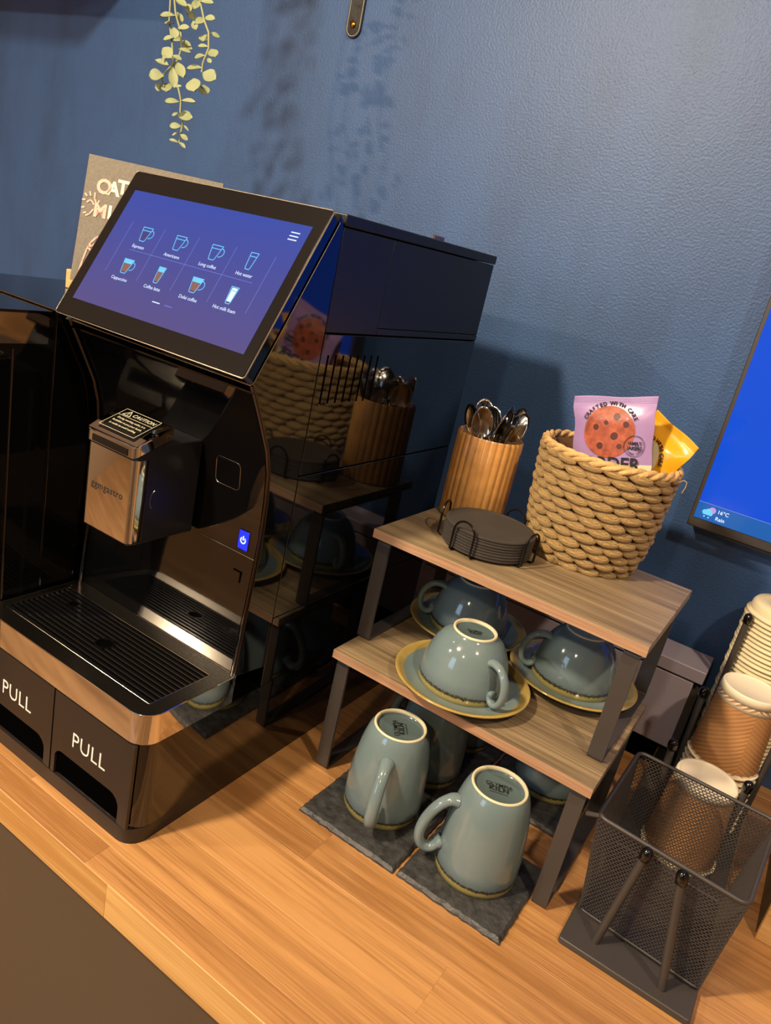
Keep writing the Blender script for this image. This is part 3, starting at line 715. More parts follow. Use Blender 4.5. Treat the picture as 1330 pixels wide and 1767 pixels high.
eu = thing('eucalyptus_garland', 'trailing artificial eucalyptus stems hanging down the blue wall', 'plant', (-.62, .50, 1.30))
Yp = .50
pt_ = MB(); pt_.lathe([(0, 1.295), (.045, 1.295), (.05, 1.30), (.06, 1.40), (.056, 1.40), (.05, 1.31), (0, 1.31)], -.62, .5, 40); pt_.f = pt_.f[:-2]
pt_.build('pot', M['chalk'], eu, smooth='all')
for a_ in (0, 2.09, 4.19): MB().tube([(-.62+.058*math.cos(a_), .5+.058*math.sin(a_), 1.395), (-.62, .5, CZ)], .001, 5).build('cord', M['stem'], eu)
def stempx(px, dy=0): 
    pts = [at(u, v, Yp+dy) for u, v in px]
    up_ = pts[0]; pts = [Vector((-.62+(up_.x+.62)*1.1, Yp+dy-.058, 1.405)), Vector((up_.x-.004, Yp+dy-.045, 1.30)), Vector((up_.x-.004, Yp+dy-.01, 1.15))]+pts
    rr = [.0016]*len(pts)
    MB().tube(pts, rr, 6).build('stem', M['stem'], eu, smooth=True)
stempx([(301, 0), (303, 23), (312, 56), (313, 83), (307, 103), (290, 120), (279, 132), (283, 150)])
stempx([(294, 0), (292, 38), (297, 75), (298, 98), (301, 124), (307, 150), (309, 158), (312, 173), (311, 192), (315, 214), (311, 233), (309, 246), (318, 254)], .012)
stempx([(345, 0), (352, 34), (360, 56), (360, 83), (350, 109), (348, 125)], -.008)
def leafmesh():
    b = MB(); N = 9; prof_ = [0.05, .32, .62, .85, .98, 1.0, .9, .66, .08]
    for i in range(N):
        t = i/(N-1); w_ = prof_[i]*.5; z = .10*math.sin(t*PI)
        b.v += [(t-.5, -w_, z+.06), (t-.5, 0, z-.02), (t-.5, w_, z+.06)]
    for i in range(N-1):
        a = i*3; b.f += [(a, a+3, a+4, a+1), (a+1, a+4, a+5, a+2)]
    m = len(b.v); b.v += [(x, y, z-.035) for x, y, z in b.v]; nf = len(b.f); b.f += [tuple(m+i for i in reversed(f)) for f in b.f[:nf]]
    me = bpy.data.meshes.new('leaf'); me.from_pydata(b.v, [], b.f); me.materials.append(M['leaf']); me.shade_smooth(); return me
LM = leafmesh()
leaves = [(290,28,27,11,170),(292,41,17,7,165),(312,6,26,13,40),(337,10,22,13,-50),(357,5,25,11,15),(362,33,23,12,20),(344,38,22,13,-40),(301,57,19,16,80),(317,49,23,10,5),(292,67,21,9,175),(306,69,17,8,-20),(320,76,21,10,25),(318,88,21,8,5),(322,82,20,8,10),(289,92,29,20,50),(279,109,28,11,28),(283,100,11,6,-50),(270,131,25,22,175),(311,122,35,17,70),(299,134,35,16,86),(275,151,15,14,175),(288,151,19,19,90),(308,150,13,5,0),(353,66,17,19,100),(370,61,18,8,15),(351,81,19,8,180),(367,92,17,19,60),(345,99,19,14,170),(361,105,13,8,60),(336,119,27,13,178),(361,132,28,25,30),(335,147,26,28,85),(352,155,17,19,80),(297,176,26,10,172),(325,176,27,9,12),(319,202,27,19,8),(302,197,13,5,150),(303,218,21,11,175),(320,221,15,4,45),(303,232,13,5,165),(317,237,16,9,35),(300,244,17,6,190),(315,251,16,6,50),(330,28,24,12,40),(326,14,20,12,60),(310,30,20,10,60),(336,44,18,12,70),(305,100,17,9,20)]
lr = random.Random(5)
for (u, v, l, w_, a) in leaves:
    y = Yp+lr.uniform(-.022, .012); p = at(u, v, y); depth = (p-CAM).dot(fw); s = depth/FPX
    dirx = (RT*math.cos(R(a))-UP*math.sin(R(a))); nrm_ = -fw+Vector((lr.uniform(-.35, .35), 0, lr.uniform(0, .5))); nrm_.normalize()
    dirx = (dirx-nrm_*dirx.dot(nrm_)).normalized(); dy_ = nrm_.cross(dirx)
    mt = Matrix(((dirx.x*l*s, dy_.x*w_*s, nrm_.x*l*s, p.x), (dirx.y*l*s, dy_.y*w_*s, nrm_.y*l*s, p.y), (dirx.z*l*s, dy_.z*w_*s, nrm_.z*l*s, p.z), (0, 0, 0, 1)))
    o = bpy.data.objects.new('leaf', LM); C.objects.link(o); o.parent = eu
    o.matrix_basis = Matrix.Translation(-Vector(eu.location)) @ mt

# fuller foliage higher on the stems, above the view
for k in range(90):
    zc = lr.uniform(1.03, 1.34); sxx = lr.choice([-.655, -.63, -.585]); p = Vector((sxx+lr.uniform(-.035, .035), Yp-.02+lr.uniform(-.035, .03), zc))
    q = Matrix.LocRotScale(p-Vector(eu.location), Matrix.Rotation(lr.uniform(0, 6.28), 3, 'Z').to_quaternion() @ Matrix.Rotation(lr.uniform(-1.2, 1.2), 3, 'X').to_quaternion(), Vector((.027, .019, .027))*lr.uniform(.8, 1.15))
    o = bpy.data.objects.new('leaf', LM); C.objects.link(o); o.parent = eu; o.matrix_basis = q

# ================================================================== TV
tv = thing('wall_tv', 'wall-mounted monitor with a plain blue desktop and weather bar', 'monitor', (.75, .79, .386))
TX0, TX1, TZ0, TZ1, TY = .347, 1.15, .386, .86, .76
MB().box(TX0, TX1, TY, .797, TZ0, TZ1).build('housing', M['metal_black'], tv, bevel=.002)
MB().box(TX0+.0065, TX1-.0065, TY-.0008, TY+.001, TZ0+.016, TZ1-.007).build('screen', M['tv_screen'], tv)
MB().box(TX0+.0065, TX1-.0065, TY-.0012, TY-.0009, TZ0+.016, TZ0+.043).build('task_bar', M['tv_bar'], tv)
MB().box(TX0+.0065, TX1-.0065, TY-.0014, TY-.0012, TZ0+.0426, TZ0+.0434).build('bar_line', M['ui_line'], tv)
MB().box(TX0+.06, TX0+.20, TY+.006, TY+.03, TZ0-.004, TZ0+.001).build('port_cover', M['metal_black'], tv)
wf_ = (Vector((TX0+.024, TY-.0015, TZ0+.031)), Vector((1, 0, 0)), Vector((0, 0, 1)))
polys([disc_pts(.006, .003, .0052)], M['ui_pink'], tv, 'moon_icon', wf_, .0002)
polys([disc_pts(-.004, -.002, .0038), disc_pts(.001, 0, .0045), disc_pts(.005, -.003, .0032), [(-.006, -.006), (.007, -.006), (.007, -.002), (-.006, -.002)]], M['ui_cyan'], tv, 'cloud_icon', wf_, .0004)
polys([disc_pts(-.003, -.009, .0014), disc_pts(.0035, -.0095, .0014)], M['ui_cyan'], tv, 'rain_icon', wf_, .0004)
text('16°C', .0082, (TX0+.0375, TY-.0015, TZ0+.0345), (1, 0, 0), (0, 0, 1), M['ui_white'], tv, align='LEFT', bold=.0001)
text('Rain', .0082, (TX0+.0375, TY-.0015, TZ0+.0235), (1, 0, 0), (0, 0, 1), M['ui_white'], tv, align='LEFT', bold=.0001)

# ================================================================== GREY CASE BEHIND THE RISERS
gc = thing('grey_box', 'long lilac-grey plastic box with a ridge behind the wooden risers', 'box', (.2, .74, 0))
MB().box(-.06, .446, .702, .77, .038, .162).build('front_panel', M['lavender'], gc, bevel=.0015)
MB().box(-.06, .458, .699, .775, .1655, .187).build('top_rail', M['lavender'], gc, bevel=.0015)
MB().box(-.055, .442, .704, .765, .161, .166).build('seam', M['rail'], gc)
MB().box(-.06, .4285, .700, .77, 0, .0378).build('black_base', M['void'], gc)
MB().box(.4465, .457, .702, .77, .0095, .150).build('end_cover', M['metal_black'], gc)

# ================================================================== WOODEN RISERS
def riser(name, label, x0, x1, y0, y1, zb, zt, lx0, lx1, ly0, ly1):
    t = thing(name, label, 'shelf riser', ((x0+x1)/2, (y0+y1)/2, zb), group=None)
    th_ = .0125
    MB().box(x0, x1, y0+.0008, y1, zt-th_, zt).build('board', M['riser'], t, bevel=.0007)
    MB().box(x0, x1, y0, y0+.0008, zt-th_+.0003, zt-.0004).build('edge_band', M['riser_edge'], t)
    for lx in (lx0, lx1-.019):
        z0, z1 = zb+.0002, zt-th_-.0002; r = .011; tk = .0042
        o_ = rrect(ly0, ly1, z0, z1, r, 6, (.005, .005, r, r)); i_ = rrect(ly0+tk, ly1-tk, z0+tk, z1-tk, r-tk, 6, (.002, .002, r-tk, r-tk))
        b = MB(); n = len(o_)
        vs = [(lx, a, c) for a, c in o_]+[(lx, a, c) for a, c in i_]+[(lx+.019, a, c) for a, c in o_]+[(lx+.019, a, c) for a, c in i_]
        fs = []
        for k in range(n):
            j = (k+1) % n
            fs += [(k, j, n+j, n+k), (2*n+k, 3*n+k, 3*n+j, 2*n+j), (k, 2*n+k, 2*n+j, j), (n+k, n+j, 3*n+j, 3*n+k)]
        b.add(vs, fs); b.build('leg_frame', M['metal_black'], t, smooth=True)
    return t
UZ, LZ = .3517, .1886
riser('wooden_riser', 'lower grey-oak riser standing on the worktop with cups and saucers on it', .0479, .4095, .2685, .512, 0, LZ, .0515, .4045, .2780, .498)
riser('wooden_riser', 'upper grey-oak riser carrying the woven basket and coasters', .0430, .4075, .3130, .556, LZ, UZ, .0465, .4015, .3235, .534)

# ================================================================== SLATE TILES
def slate(x0, x1, y0, y1, label, sd):
    r = random.Random(sd); n = 26; b = MB(); top = []; bot = []
    pts = []
    for (ax, ay, bx, by) in ((x0, y0, x1, y0), (x1, y0, x1, y1), (x1, y1, x0, y1), (x0, y1, x0, y0)):
        for i in range(n):
            t = i/n; j = .0 if i == 0 else 1; k = .0008
            pts.append((ax+(bx-ax)*t+r.uniform(-k, k)*j, ay+(by-ay)*t+r.uniform(-k, k)*j))
    m = len(pts); cx, cy = (x0+x1)/2, (y0+y1)/2
    def sc_(f, z, jj): return [(cx+(x-cx)*f+r.uniform(-jj, jj), cy+(y-cy)*f+r.uniform(-jj, jj), z) for x, y in pts]
    vs = [(x, y, 0.0003) for x, y in pts]+sc_(1.0, .0028, .0006)+sc_(.975, .0048, .0010)+sc_(.945, .0064, .0006)
    fs = [tuple(range(m-1, -1, -1))]
    for L in range(3):
        for i in range(m): fs.append((L*m+i, L*m+(i+1) % m, (L+1)*m+(i+1) % m, (L+1)*m+i))
    fs.append(tuple(3*m+i for i in range(m)))
    b.add(vs, fs)
    o = b.build('slate_coaster', M['slate'], None); o.data.shade_smooth(); o.data.set_sharp_from_angle(angle=R(20))
    return tag(o, label, 'slate coaster')
slate(.094, .2395, .1905, .333, 'rough slate square under the front left mug', 1)
slate(.2435, .3820, .1925, .335, 'rough slate square under the front right mug with the handle to the left', 2)
slate(.094, .2395, .336, .482, 'rough slate square in the shade behind the front left slate', 3)
slate(.2435, .3820, .405, .55, 'rough slate square under the back right mug', 4)
slate(.094, .2395, .485, .63, 'rough slate square deepest in the shade under the risers', 5)

# ================================================================== MUGS
def mug_at(label, x, y, z, ang):
    t = thing('mug', label, 'mug', (x, y, z), ang, 'upturned blue glazed mugs on slates')
    return t
def lathe_local(prof, n=56): return MB().lathe(prof, 0, 0, n)
def make_mug(label, x, y, z, ang):
    t = mug_at(label, x, y, z, ang); Hm = .1255
    out = [(.0490, 0.0), (.0508, .0010), (.0512, .006), (.0515, .020), (.0513, .035), (.0502, .055), (.0480, .075), (.0448, .095), (.0412, .110), (.0380, .119), (.0358, .1225), (.0348, .1240)]
    inn = [(.0312, .1240-.0035), (.0308, .1195), (.0285, .1190), (.0, .1190)]
    b = MB(); b.lathe(out, 0, 0, 56); b.f = b.f[:-2]
    wall_in = [(.0490, 0), (.0475, .002), (.0478, .02), (.0465, .055), (.041, .095), (.033, .113), (.0, .116)]
    b2 = MB(); b2.lathe(wall_in, 0, 0, 56); b2.f = b2.f[:-2]
    b.add(b2.v, b2.f)
    b.build('body', M['glaze'], t, smooth='all', world=False)
    r = MB(); r.lathe([(.0348, .1235), (.0345, .1252), (.0335, .1258), (.0322, .1256), (.0312, .1245), (.0306, .1200), (.0335, .1190)], 0, 0, 56); r.f = r.f[:-2]
    r.build('foot_ring', M['bisque'], t, smooth='all', world=False)
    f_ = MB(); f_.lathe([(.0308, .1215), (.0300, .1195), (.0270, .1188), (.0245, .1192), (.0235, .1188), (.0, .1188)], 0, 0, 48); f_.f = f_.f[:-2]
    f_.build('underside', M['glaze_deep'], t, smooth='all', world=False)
    hp = [(.0440, .0950), (.052, .0955), (.062, .089), (.0715, .076), (.0785, .058), (.0800, .040), (.0745, .0265), (.0640, .0230), (.0560, .0290), (.0505, .036)]
    # smooth the handle path
    P = [Vector((a, 0, c)) for a, c in hp]; Q = []
    for i in range(len(P)-1):
        p0, p1, p2, p3 = P[max(i-1, 0)], P[i], P[i+1], P[min(i+2, len(P)-1)]
        for k in range(4):
            s = k/4; Q.append(.5*((2*p1)+(p2-p0)*s+(2*p0-5*p1+4*p2-p3)*s*s+(3*p1-3*p2+p3-p0)*s**3))
    Q.append(P[-1]); nq = len(Q)
    rr = [.0102-.0022*min(1, i/6)+(.0015 if i > nq-5 else 0) for i in range(nq)]
    MB().tube(Q, [x_*.78 for x_ in rr], 14, ry=rr, up=(1, 0, 0)).build('handle', M['glaze_plain'], t, smooth='all', world=False)
    return t
def stamp(t, ang, zz=.1190, s=1.0):
    """printed maker's stamp; ang = direction of the reading line in world space"""
    a = ang-t.rotation_euler.z; r = (math.cos(a), math.sin(a), 0); u = (-math.sin(a), math.cos(a), 0)
    z0 = zz+.0006
    for k, (tx, sz, dy) in enumerate((('OLYMPIA', .0080, .0058), ('KILN', .0092, -.0022), ('DISHWASHER SAFE', .0026, -.0085))):
        cu = text(tx, sz*s, (u[0]*dy*s, u[1]*dy*s, z0), r, u, M['black_print'], None, name='stamp', bold=.00002 if k != 1 else .00025, xs=1.0 if k != 1 else 1.1, off=.0001, ext=.00002, space=1.0 if k != 1 else 1.15)
        cu.parent = t
    o = strokes([[(-.015*s, .0022*s), (.015*s, .0022*s)]], .0003, M['black_print'], None, 'stamp_line', ((0, 0, z0), r, u)); o.parent = t
mA = make_mug('upturned blue mug on the front left slate, handle towards the viewer', .1651, .2757, .0064, R(-72))
mB = make_mug('upturned blue mug on the front right slate, handle to the left', .3103, .2708, .0064, R(-143))
mC = dup(mA, 'upturned blue mug directly behind the front left one, partly in shade', (.168, .389, .0064), (0, 0, R(165)))
mD = dup(mA, 'upturned blue mug at the back right under the lower riser', (.318, .503, .0064), (0, 0, R(60)))
mE = dup(mA, 'upturned blue mug farthest back in the dark under the lower riser', (.166, .502, .0064), (0, 0, R(90)))
stamp(mA, R(128)); stamp(mB, R(22))

# ================================================================== CUPS AND SAUCERS
def make_saucer(label, x, y):
    t = thing('saucer', label, 'saucer', (x, y, LZ+.0004), 0, 'blue saucers on the lower riser')
    b = MB(); b.lathe([(.0, .0050), (.030, .0050), (.033, .0062), (.050, .0070), (.066, .0098), (.0805, .0142), (.0815, .0148)], 0, 0, 64); b.f = b.f[:-2]
    b.build('dish', M['glaze_plain'], t, smooth='all', world=False)
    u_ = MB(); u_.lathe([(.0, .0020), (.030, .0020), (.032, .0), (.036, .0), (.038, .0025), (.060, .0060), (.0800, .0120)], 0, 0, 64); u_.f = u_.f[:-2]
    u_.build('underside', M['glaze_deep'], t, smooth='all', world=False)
    e = MB(); e.lathe([(.0800, .0120), (.0868, .0146), (.0885, .0160), (.0886, .0172), (.0872, .0178), (.0840, .0170), (.0805, .0146), (.0770, .0133), (.0765, .0129)], 0, 0, 64); e.f = e.f[:-2]
    e.build('rim', M['rim_glaze'], t, smooth='all', world=False)
    return t
def make_cup(label, x, y, ang):
    t = thing('teacup', label, 'cup', (x, y, LZ+.0075), ang, 'upturned blue cups on saucers')
    out = [(.0550, 0), (.0568, .0010), (.0572, .006), (.0565, .016), (.0542, .030), (.0502, .045), (.0445, .058), (.0380, .067), (.0325, .0715), (.0300, .0735), (.0285, .0760)]
    b = MB(); b.lathe(out, 0, 0, 60); b.f = b.f[:-2]
    b2 = MB(); b2.lathe([(.0550, 0), (.0535, .002), (.052, .02), (.046, .045), (.032, .064), (0, .066)], 0, 0, 48); b2.f = b2.f[:-2]; b.add(b2.v, b2.f)
    b.build('body', M['glaze'], t, smooth='all', world=False)
    r = MB(); r.lathe([(.0285, .0755), (.0283, .0775), (.0275, .0782), (.0260, .0780), (.0250, .0770), (.0245, .0735)], 0, 0, 48); r.f = r.f[:-2]
    r.build('foot_ring', M['bisque'], t, smooth='all', world=False)
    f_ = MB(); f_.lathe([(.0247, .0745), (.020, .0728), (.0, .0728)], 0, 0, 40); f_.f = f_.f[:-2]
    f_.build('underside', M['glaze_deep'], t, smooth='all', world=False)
    hp = [(.0440, .0560), (.0520, .0585), (.0640, .0560), (.0740, .0455), (.0775, .0310), (.0745, .0175), (.0665, .0110), (.0590, .0130), (.0570, .0200), (.0610, .0225)]
    P = [Vector((a, 0, c)) for a, c in hp]; Q = []
    for i in range(len(P)-1):
        p0, p1, p2, p3 = P[max(i-1, 0)], P[i], P[i+1], P[min(i+2, len(P)-1)]
        for k in range(4):
            s = k/4; Q.append(.5*((2*p1)+(p2-p0)*s+(2*p0-5*p1+4*p2-p3)*s*s+(3*p1-3*p2+p3-p0)*s**3))
    Q.append(P[-1]); nq = len(Q); rr = [.0078-.002*min(1, i/8) for i in range(nq)]
    MB().tube(Q, [x_*.72 for x_ in rr], 14, ry=rr, up=(1, 0, 0)).build('handle', M['glaze_plain'], t, smooth='all', world=False)
    return t
s1 = make_saucer('blue saucer with olive rim under the front cup', .2079, .3294)
s2 = dup(s1, 'blue saucer with olive rim under the back left cup', (.1400, .4790, LZ+.0004))
s3 = dup(s1, 'blue saucer with olive rim under the right-hand cup by the riser leg', (.3103, .4700, LZ+.0004))
c1 = make_cup('upturned blue cup in front, its stamped base in the light', .2079, .3294, R(-28))
c2 = dup(c1, 'upturned blue cup at the back left beside the machine', (.1400, .4790, LZ+.0075), (0, 0, R(-150)))
c3 = dup(c1, 'upturned blue cup at the right with its handle to the left', (.3103, .4700, LZ+.0075), (0, 0, R(-150)))
stamp(c1, R(25)+R(5), .0730, .62)

# ================================================================== COASTERS IN A WIRE HOLDER
kx, ky = .1625, .405
wh = thing('coaster_holder', 'black wire coaster holder with four loops on the upper riser', 'coaster holder', (kx, ky, UZ))
hb = MB(); hb.tube([(kx+.045*math.cos(a), ky+.045*math.sin(a), UZ+.0018) for a in [2*PI*i/40 for i in range(40)]], .0015, 6, closed=True)
hb.build('base_ring', M['wire'], wh, smooth=True)
for a0 in (R(-172), R(-97), R(-8), R(82)):
    rad = .0645; pts = []
    tx = (-math.sin(a0), math.cos(a0)); nx = (math.cos(a0), math.sin(a0))
    hw = .0155
    def W(r_, s_, z_): return (kx+nx[0]*r_+tx[0]*s_, ky+nx[1]*r_+tx[1]*s_, UZ+z_)
    pts = [W(.042, -hw, .0018), W(rad-.004, -hw, .0018), W(rad, -hw, .004), W(rad, -hw, .030)]
    pts += [W(rad, -hw*math.cos(q), .030+hw*math.sin(q)) for q in [PI*i/10 for i in range(1, 10)]]
    pts += [W(rad, hw, .030), W(rad, hw, .004), W(rad-.004, hw, .0018), W(.042, hw, .0018)]
    MB().tube(pts, .0015, 8).build('loop', M['wire'], wh, smooth=True)
cst = None
for k in range(8):
    z = UZ+.0036+k*.0037
    if cst is None:
        b = MB(); b.lathe([(.0, 0), (.0592, 0), (.0605, .0008), (.0605, .0026), (.0592, .0034), (.0550, .0034), (.0545, .0028), (.0, .0028)], 0, 0, 56)
        cst = b.build('round_coaster', M['coaster'], None, smooth=True); o = cst
    else:
        o = cst.copy(); C.objects.link(o)
    o.location = (kx+random.uniform(-.0006, .0006), ky+random.uniform(-.0006, .0006), z)
    tag(o, 'top dark round coaster of the stack, its face in view' if k == 7 else ORD[7-k]+' dark round coaster from the top of the stack', 'coaster', 'dark round coasters in the wire holder')

# ================================================================== RIBBED CUTLERY CUP AND SPOONS
hx0, hy0, hr0, hh0 = .0912, .4990, .0470, .1262
rc = thing('cutlery_cup', 'amber glazed ribbed ceramic cup full of teaspoons on the upper riser', 'cutlery cup', (hx0, hy0, UZ))
NR = 28; NV = NR*8
def rib(i, z): return 1+.040*abs(math.sin(PI*i/8))**.8-.026
b = MB()
b.lathe([(hr0-.003, UZ+.0004), (hr0, UZ+.003), (hr0, UZ+hh0*.5), (hr0, UZ+hh0-.002), (hr0-.0012, UZ+hh0)], hx0, hy0, NV, wob=rib); b.f = b.f[:-2]
b.build('ribbed_wall', M['ribbed'], rc, smooth='all')
b = MB(); b.lathe([(hr0-.0014, UZ+hh0), (hr0-.004, UZ+hh0-.001), (hr0-.0045, UZ+.006), (0, UZ+.006)], hx0, hy0, 64); b.f = b.f[:-2]
b.build('inner_wall', M['ribbed'], rc, smooth='all')
def spoon_mesh():
    b = MB(); L = .118
    # handle
    b.tube([(0, 0, 0), (0, .0012, .03), (0, .0004, .07), (0, 0, L-.012), (0, .001, L)], [.0040, .0036, .0024, .0020, .0030], 8, ry=[.0012, .0012, .0014, .0014, .0012], up=(1, 0, 0))
    # bowl: shallow ellipsoid shell, opening towards -y
    n, m = 16, 6; vs = []; a_, c_ = .0160, .0245; zc = L+c_-.008
    for sgn, dz in ((1, 0.0), (1, .0010)):
        for j in range(m+1):
            f = j/m
            for i in range(n):
                t = 2*PI*i/n; x = a_*math.cos(t)*f*(1-.12*math.sin(t)); z = zc+c_*math.sin(t)*f
                vs.append((x, (.0062*(1-f*f))+dz, z))
    fs = []; K = (m+1)*n
    for s in (0, K):
        for j in range(m):
            for i in range(n): fs.append((s+j*n+i, s+(j+1)*n+i, s+(j+1)*n+(i+1) % n, s+j*n+(i+1) % n))
    for i in range(n): fs.append((m*n+i, K+m*n+i, K+m*n+(i+1) % n, m*n+(i+1) % n))
    b.add(vs, fs)
    me = bpy.data.meshes.new('teaspoon'); me.from_pydata(b.v, [], b.f); me.materials.append(M['cup_inner']); me.shade_smooth(); return me
SM = spoon_mesh()
spl = [((.060, .4890, .4930), -88, 'steel teaspoon edge-on at the left of the ribbed cup'), ((.066, .5130, .5010), -40, 'steel teaspoon standing tallest behind the front left bowl'),
       ((.077, .4900, .4920), -38, 'steel teaspoon with its bright bowl facing the viewer, left in the cup'), ((.083, .5060, .4930), -60, 'steel teaspoon half hidden behind the bright bowl'),
       ((.105, .5100, .5010), 70, 'steel teaspoon with a dark oval bowl right of centre in the cup'), ((.115, .5220, .5020), 95, 'steel teaspoon edge-on behind the dark bowl'),
       ((.124, .5100, .4980), 100, 'steel teaspoon edge-on at the far right of the cup'), ((.110, .4820, .4860), 20, 'steel teaspoon leaning low to the right over the rim'),
       ((.122, .4880, .4880), 40, 'steel teaspoon leaning lowest over the right rim')]
for k, (tp_, az, lbs) in enumerate(spl):
    tpv = Vector(tp_); ctr = Vector((hx0, hy0, 0)); off = Vector((tpv.x-hx0, tpv.y-hy0, 0))
    base_ = Vector((hx0-off.x*.45, hy0-off.y*.45, UZ+.0085))
    dirv = (tpv-base_).normalized()
    base_ = tpv - dirv*.137
    if base_.z < UZ+.0075: base_.z = UZ+.0075
    q = dirv.to_track_quat('Z', 'Y').to_matrix().to_4x4() @ Matrix.Rotation(R(az)+0, 4, 'Z')
    # make azimuth absolute: rotate the mesh about z first, then tilt
    tilt = Vector((0, 0, 1)).rotation_difference(dirv).to_matrix().to_4x4()
    o = bpy.data.objects.new('teaspoon', SM); C.objects.link(o)
    o.matrix_world = Matrix.Translation(base_) @ tilt @ Matrix.Rotation(R(az)+R(29)+R(38), 4, 'Z')
    tag(o, lbs, 'spoon', 'teaspoons in the ribbed cup')

# ================================================================== WOVEN BASKET
bx, by, bh = .2570, .5180, .1520
wb = thing('woven_basket', 'round woven seagrass basket full of wrapped biscuits on the upper riser', 'basket', (bx, by, UZ))
bprof = [(0, .0690), (.012, .0745), (.03, .0795), (.06, .0835), (.09, .0862), (.12, .0885), (.1520, .0905)]
def brad(z):
    for (z0, r0), (z1, r1) in zip(bprof[:-1], bprof[1:]):
        if z <= z1: return r0+(r1-r0)*(z-z0)/(z1-z0)
    return bprof[-1][1]
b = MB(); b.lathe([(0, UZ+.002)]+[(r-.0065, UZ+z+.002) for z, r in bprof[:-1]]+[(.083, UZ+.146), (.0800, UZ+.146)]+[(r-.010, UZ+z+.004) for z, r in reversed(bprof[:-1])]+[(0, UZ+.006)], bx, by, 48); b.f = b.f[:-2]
b.build('inner_wall', M['liner'], wb, smooth='all')  # added dark liner blocks light; shade of the gaps is in its colour
def strand_mesh():
    b = MB(); N = 9; n = 9; pts = []
    for i in range(N):
        t = i/(N-1)*2-1; pts.append((t*.60, -.34*math.cos(t*PI/2)+.16, -.10*t))
    rr = [.05, .17, .29, .40, .47, .50, .47, .37, .12]
    b.tube(pts, rr, n, ry=[x*.86 for x in rr], up=(0, 0, 1))
    me = bpy.data.meshes.new('strand'); me.from_pydata(b.v, [], b.f); me.materials.append(M['strand']); me.shade_smooth(); return me
STM = strand_mesh(); NC = 17; NROW = 13
br = random.Random(11)
for rI in range(NROW):
    z = .0055+rI*(bh-.0145)/(NROW-1)
    for cI in range(NC):
        a = 2*PI*(cI+.5*(rI % 2))/NC + rI*.02 + br.uniform(-.02, .02)
        rr_ = brad(z)-.0035+br.uniform(-.0008, .0008)
        wd = 2*PI*rr_/NC
        o = bpy.data.objects.new('strand', STM); C.objects.link(o); o.parent = wb
        o.location = (rr_*math.cos(a), rr_*math.sin(a), z+br.uniform(-.0006, .0006))
        o.rotation_euler = (0, br.uniform(.02, .16), a+PI/2); o.scale = (wd*1.0*br.uniform(.95, 1.06), .0145*br.uniform(.9, 1.1), .0138*br.uniform(.92, 1.12))
# base coil and plaited rim
b = MB(); b.tube([(bx+.0685*math.cos(a), by+.0685*math.sin(a), UZ+.0038) for a in [2*PI*i/48 for i in range(48)]], .0036, 8, closed=True); b.build('base_coil', M['strand_rim'], wb, smooth='all')
for ph in range(3):
    b = MB(); n = 150; pts = []
    for i in range(n):
        a = 2*PI*i/n; q = 10*a+ph*2*PI/3
        pts.append((bx+(.0885+.0028*math.cos(q))*math.cos(a), by+(.0885+.0028*math.cos(q))*math.sin(a), UZ+bh-.0030+.0034*math.sin(q)))
    b.tube(pts, .0030, 7, closed=True, ry=.0038); b.build('rim_plait', M['strand_rim'], wb, smooth='all')
fib = [at(u, v, .50) for u, v in ((1172, 832), (1180, 829), (1185, 833), (1182, 842), (1176, 851))]
MB().tube(fib, .0005, 5).build('loose_fibre', M['strand_rim'], wb)

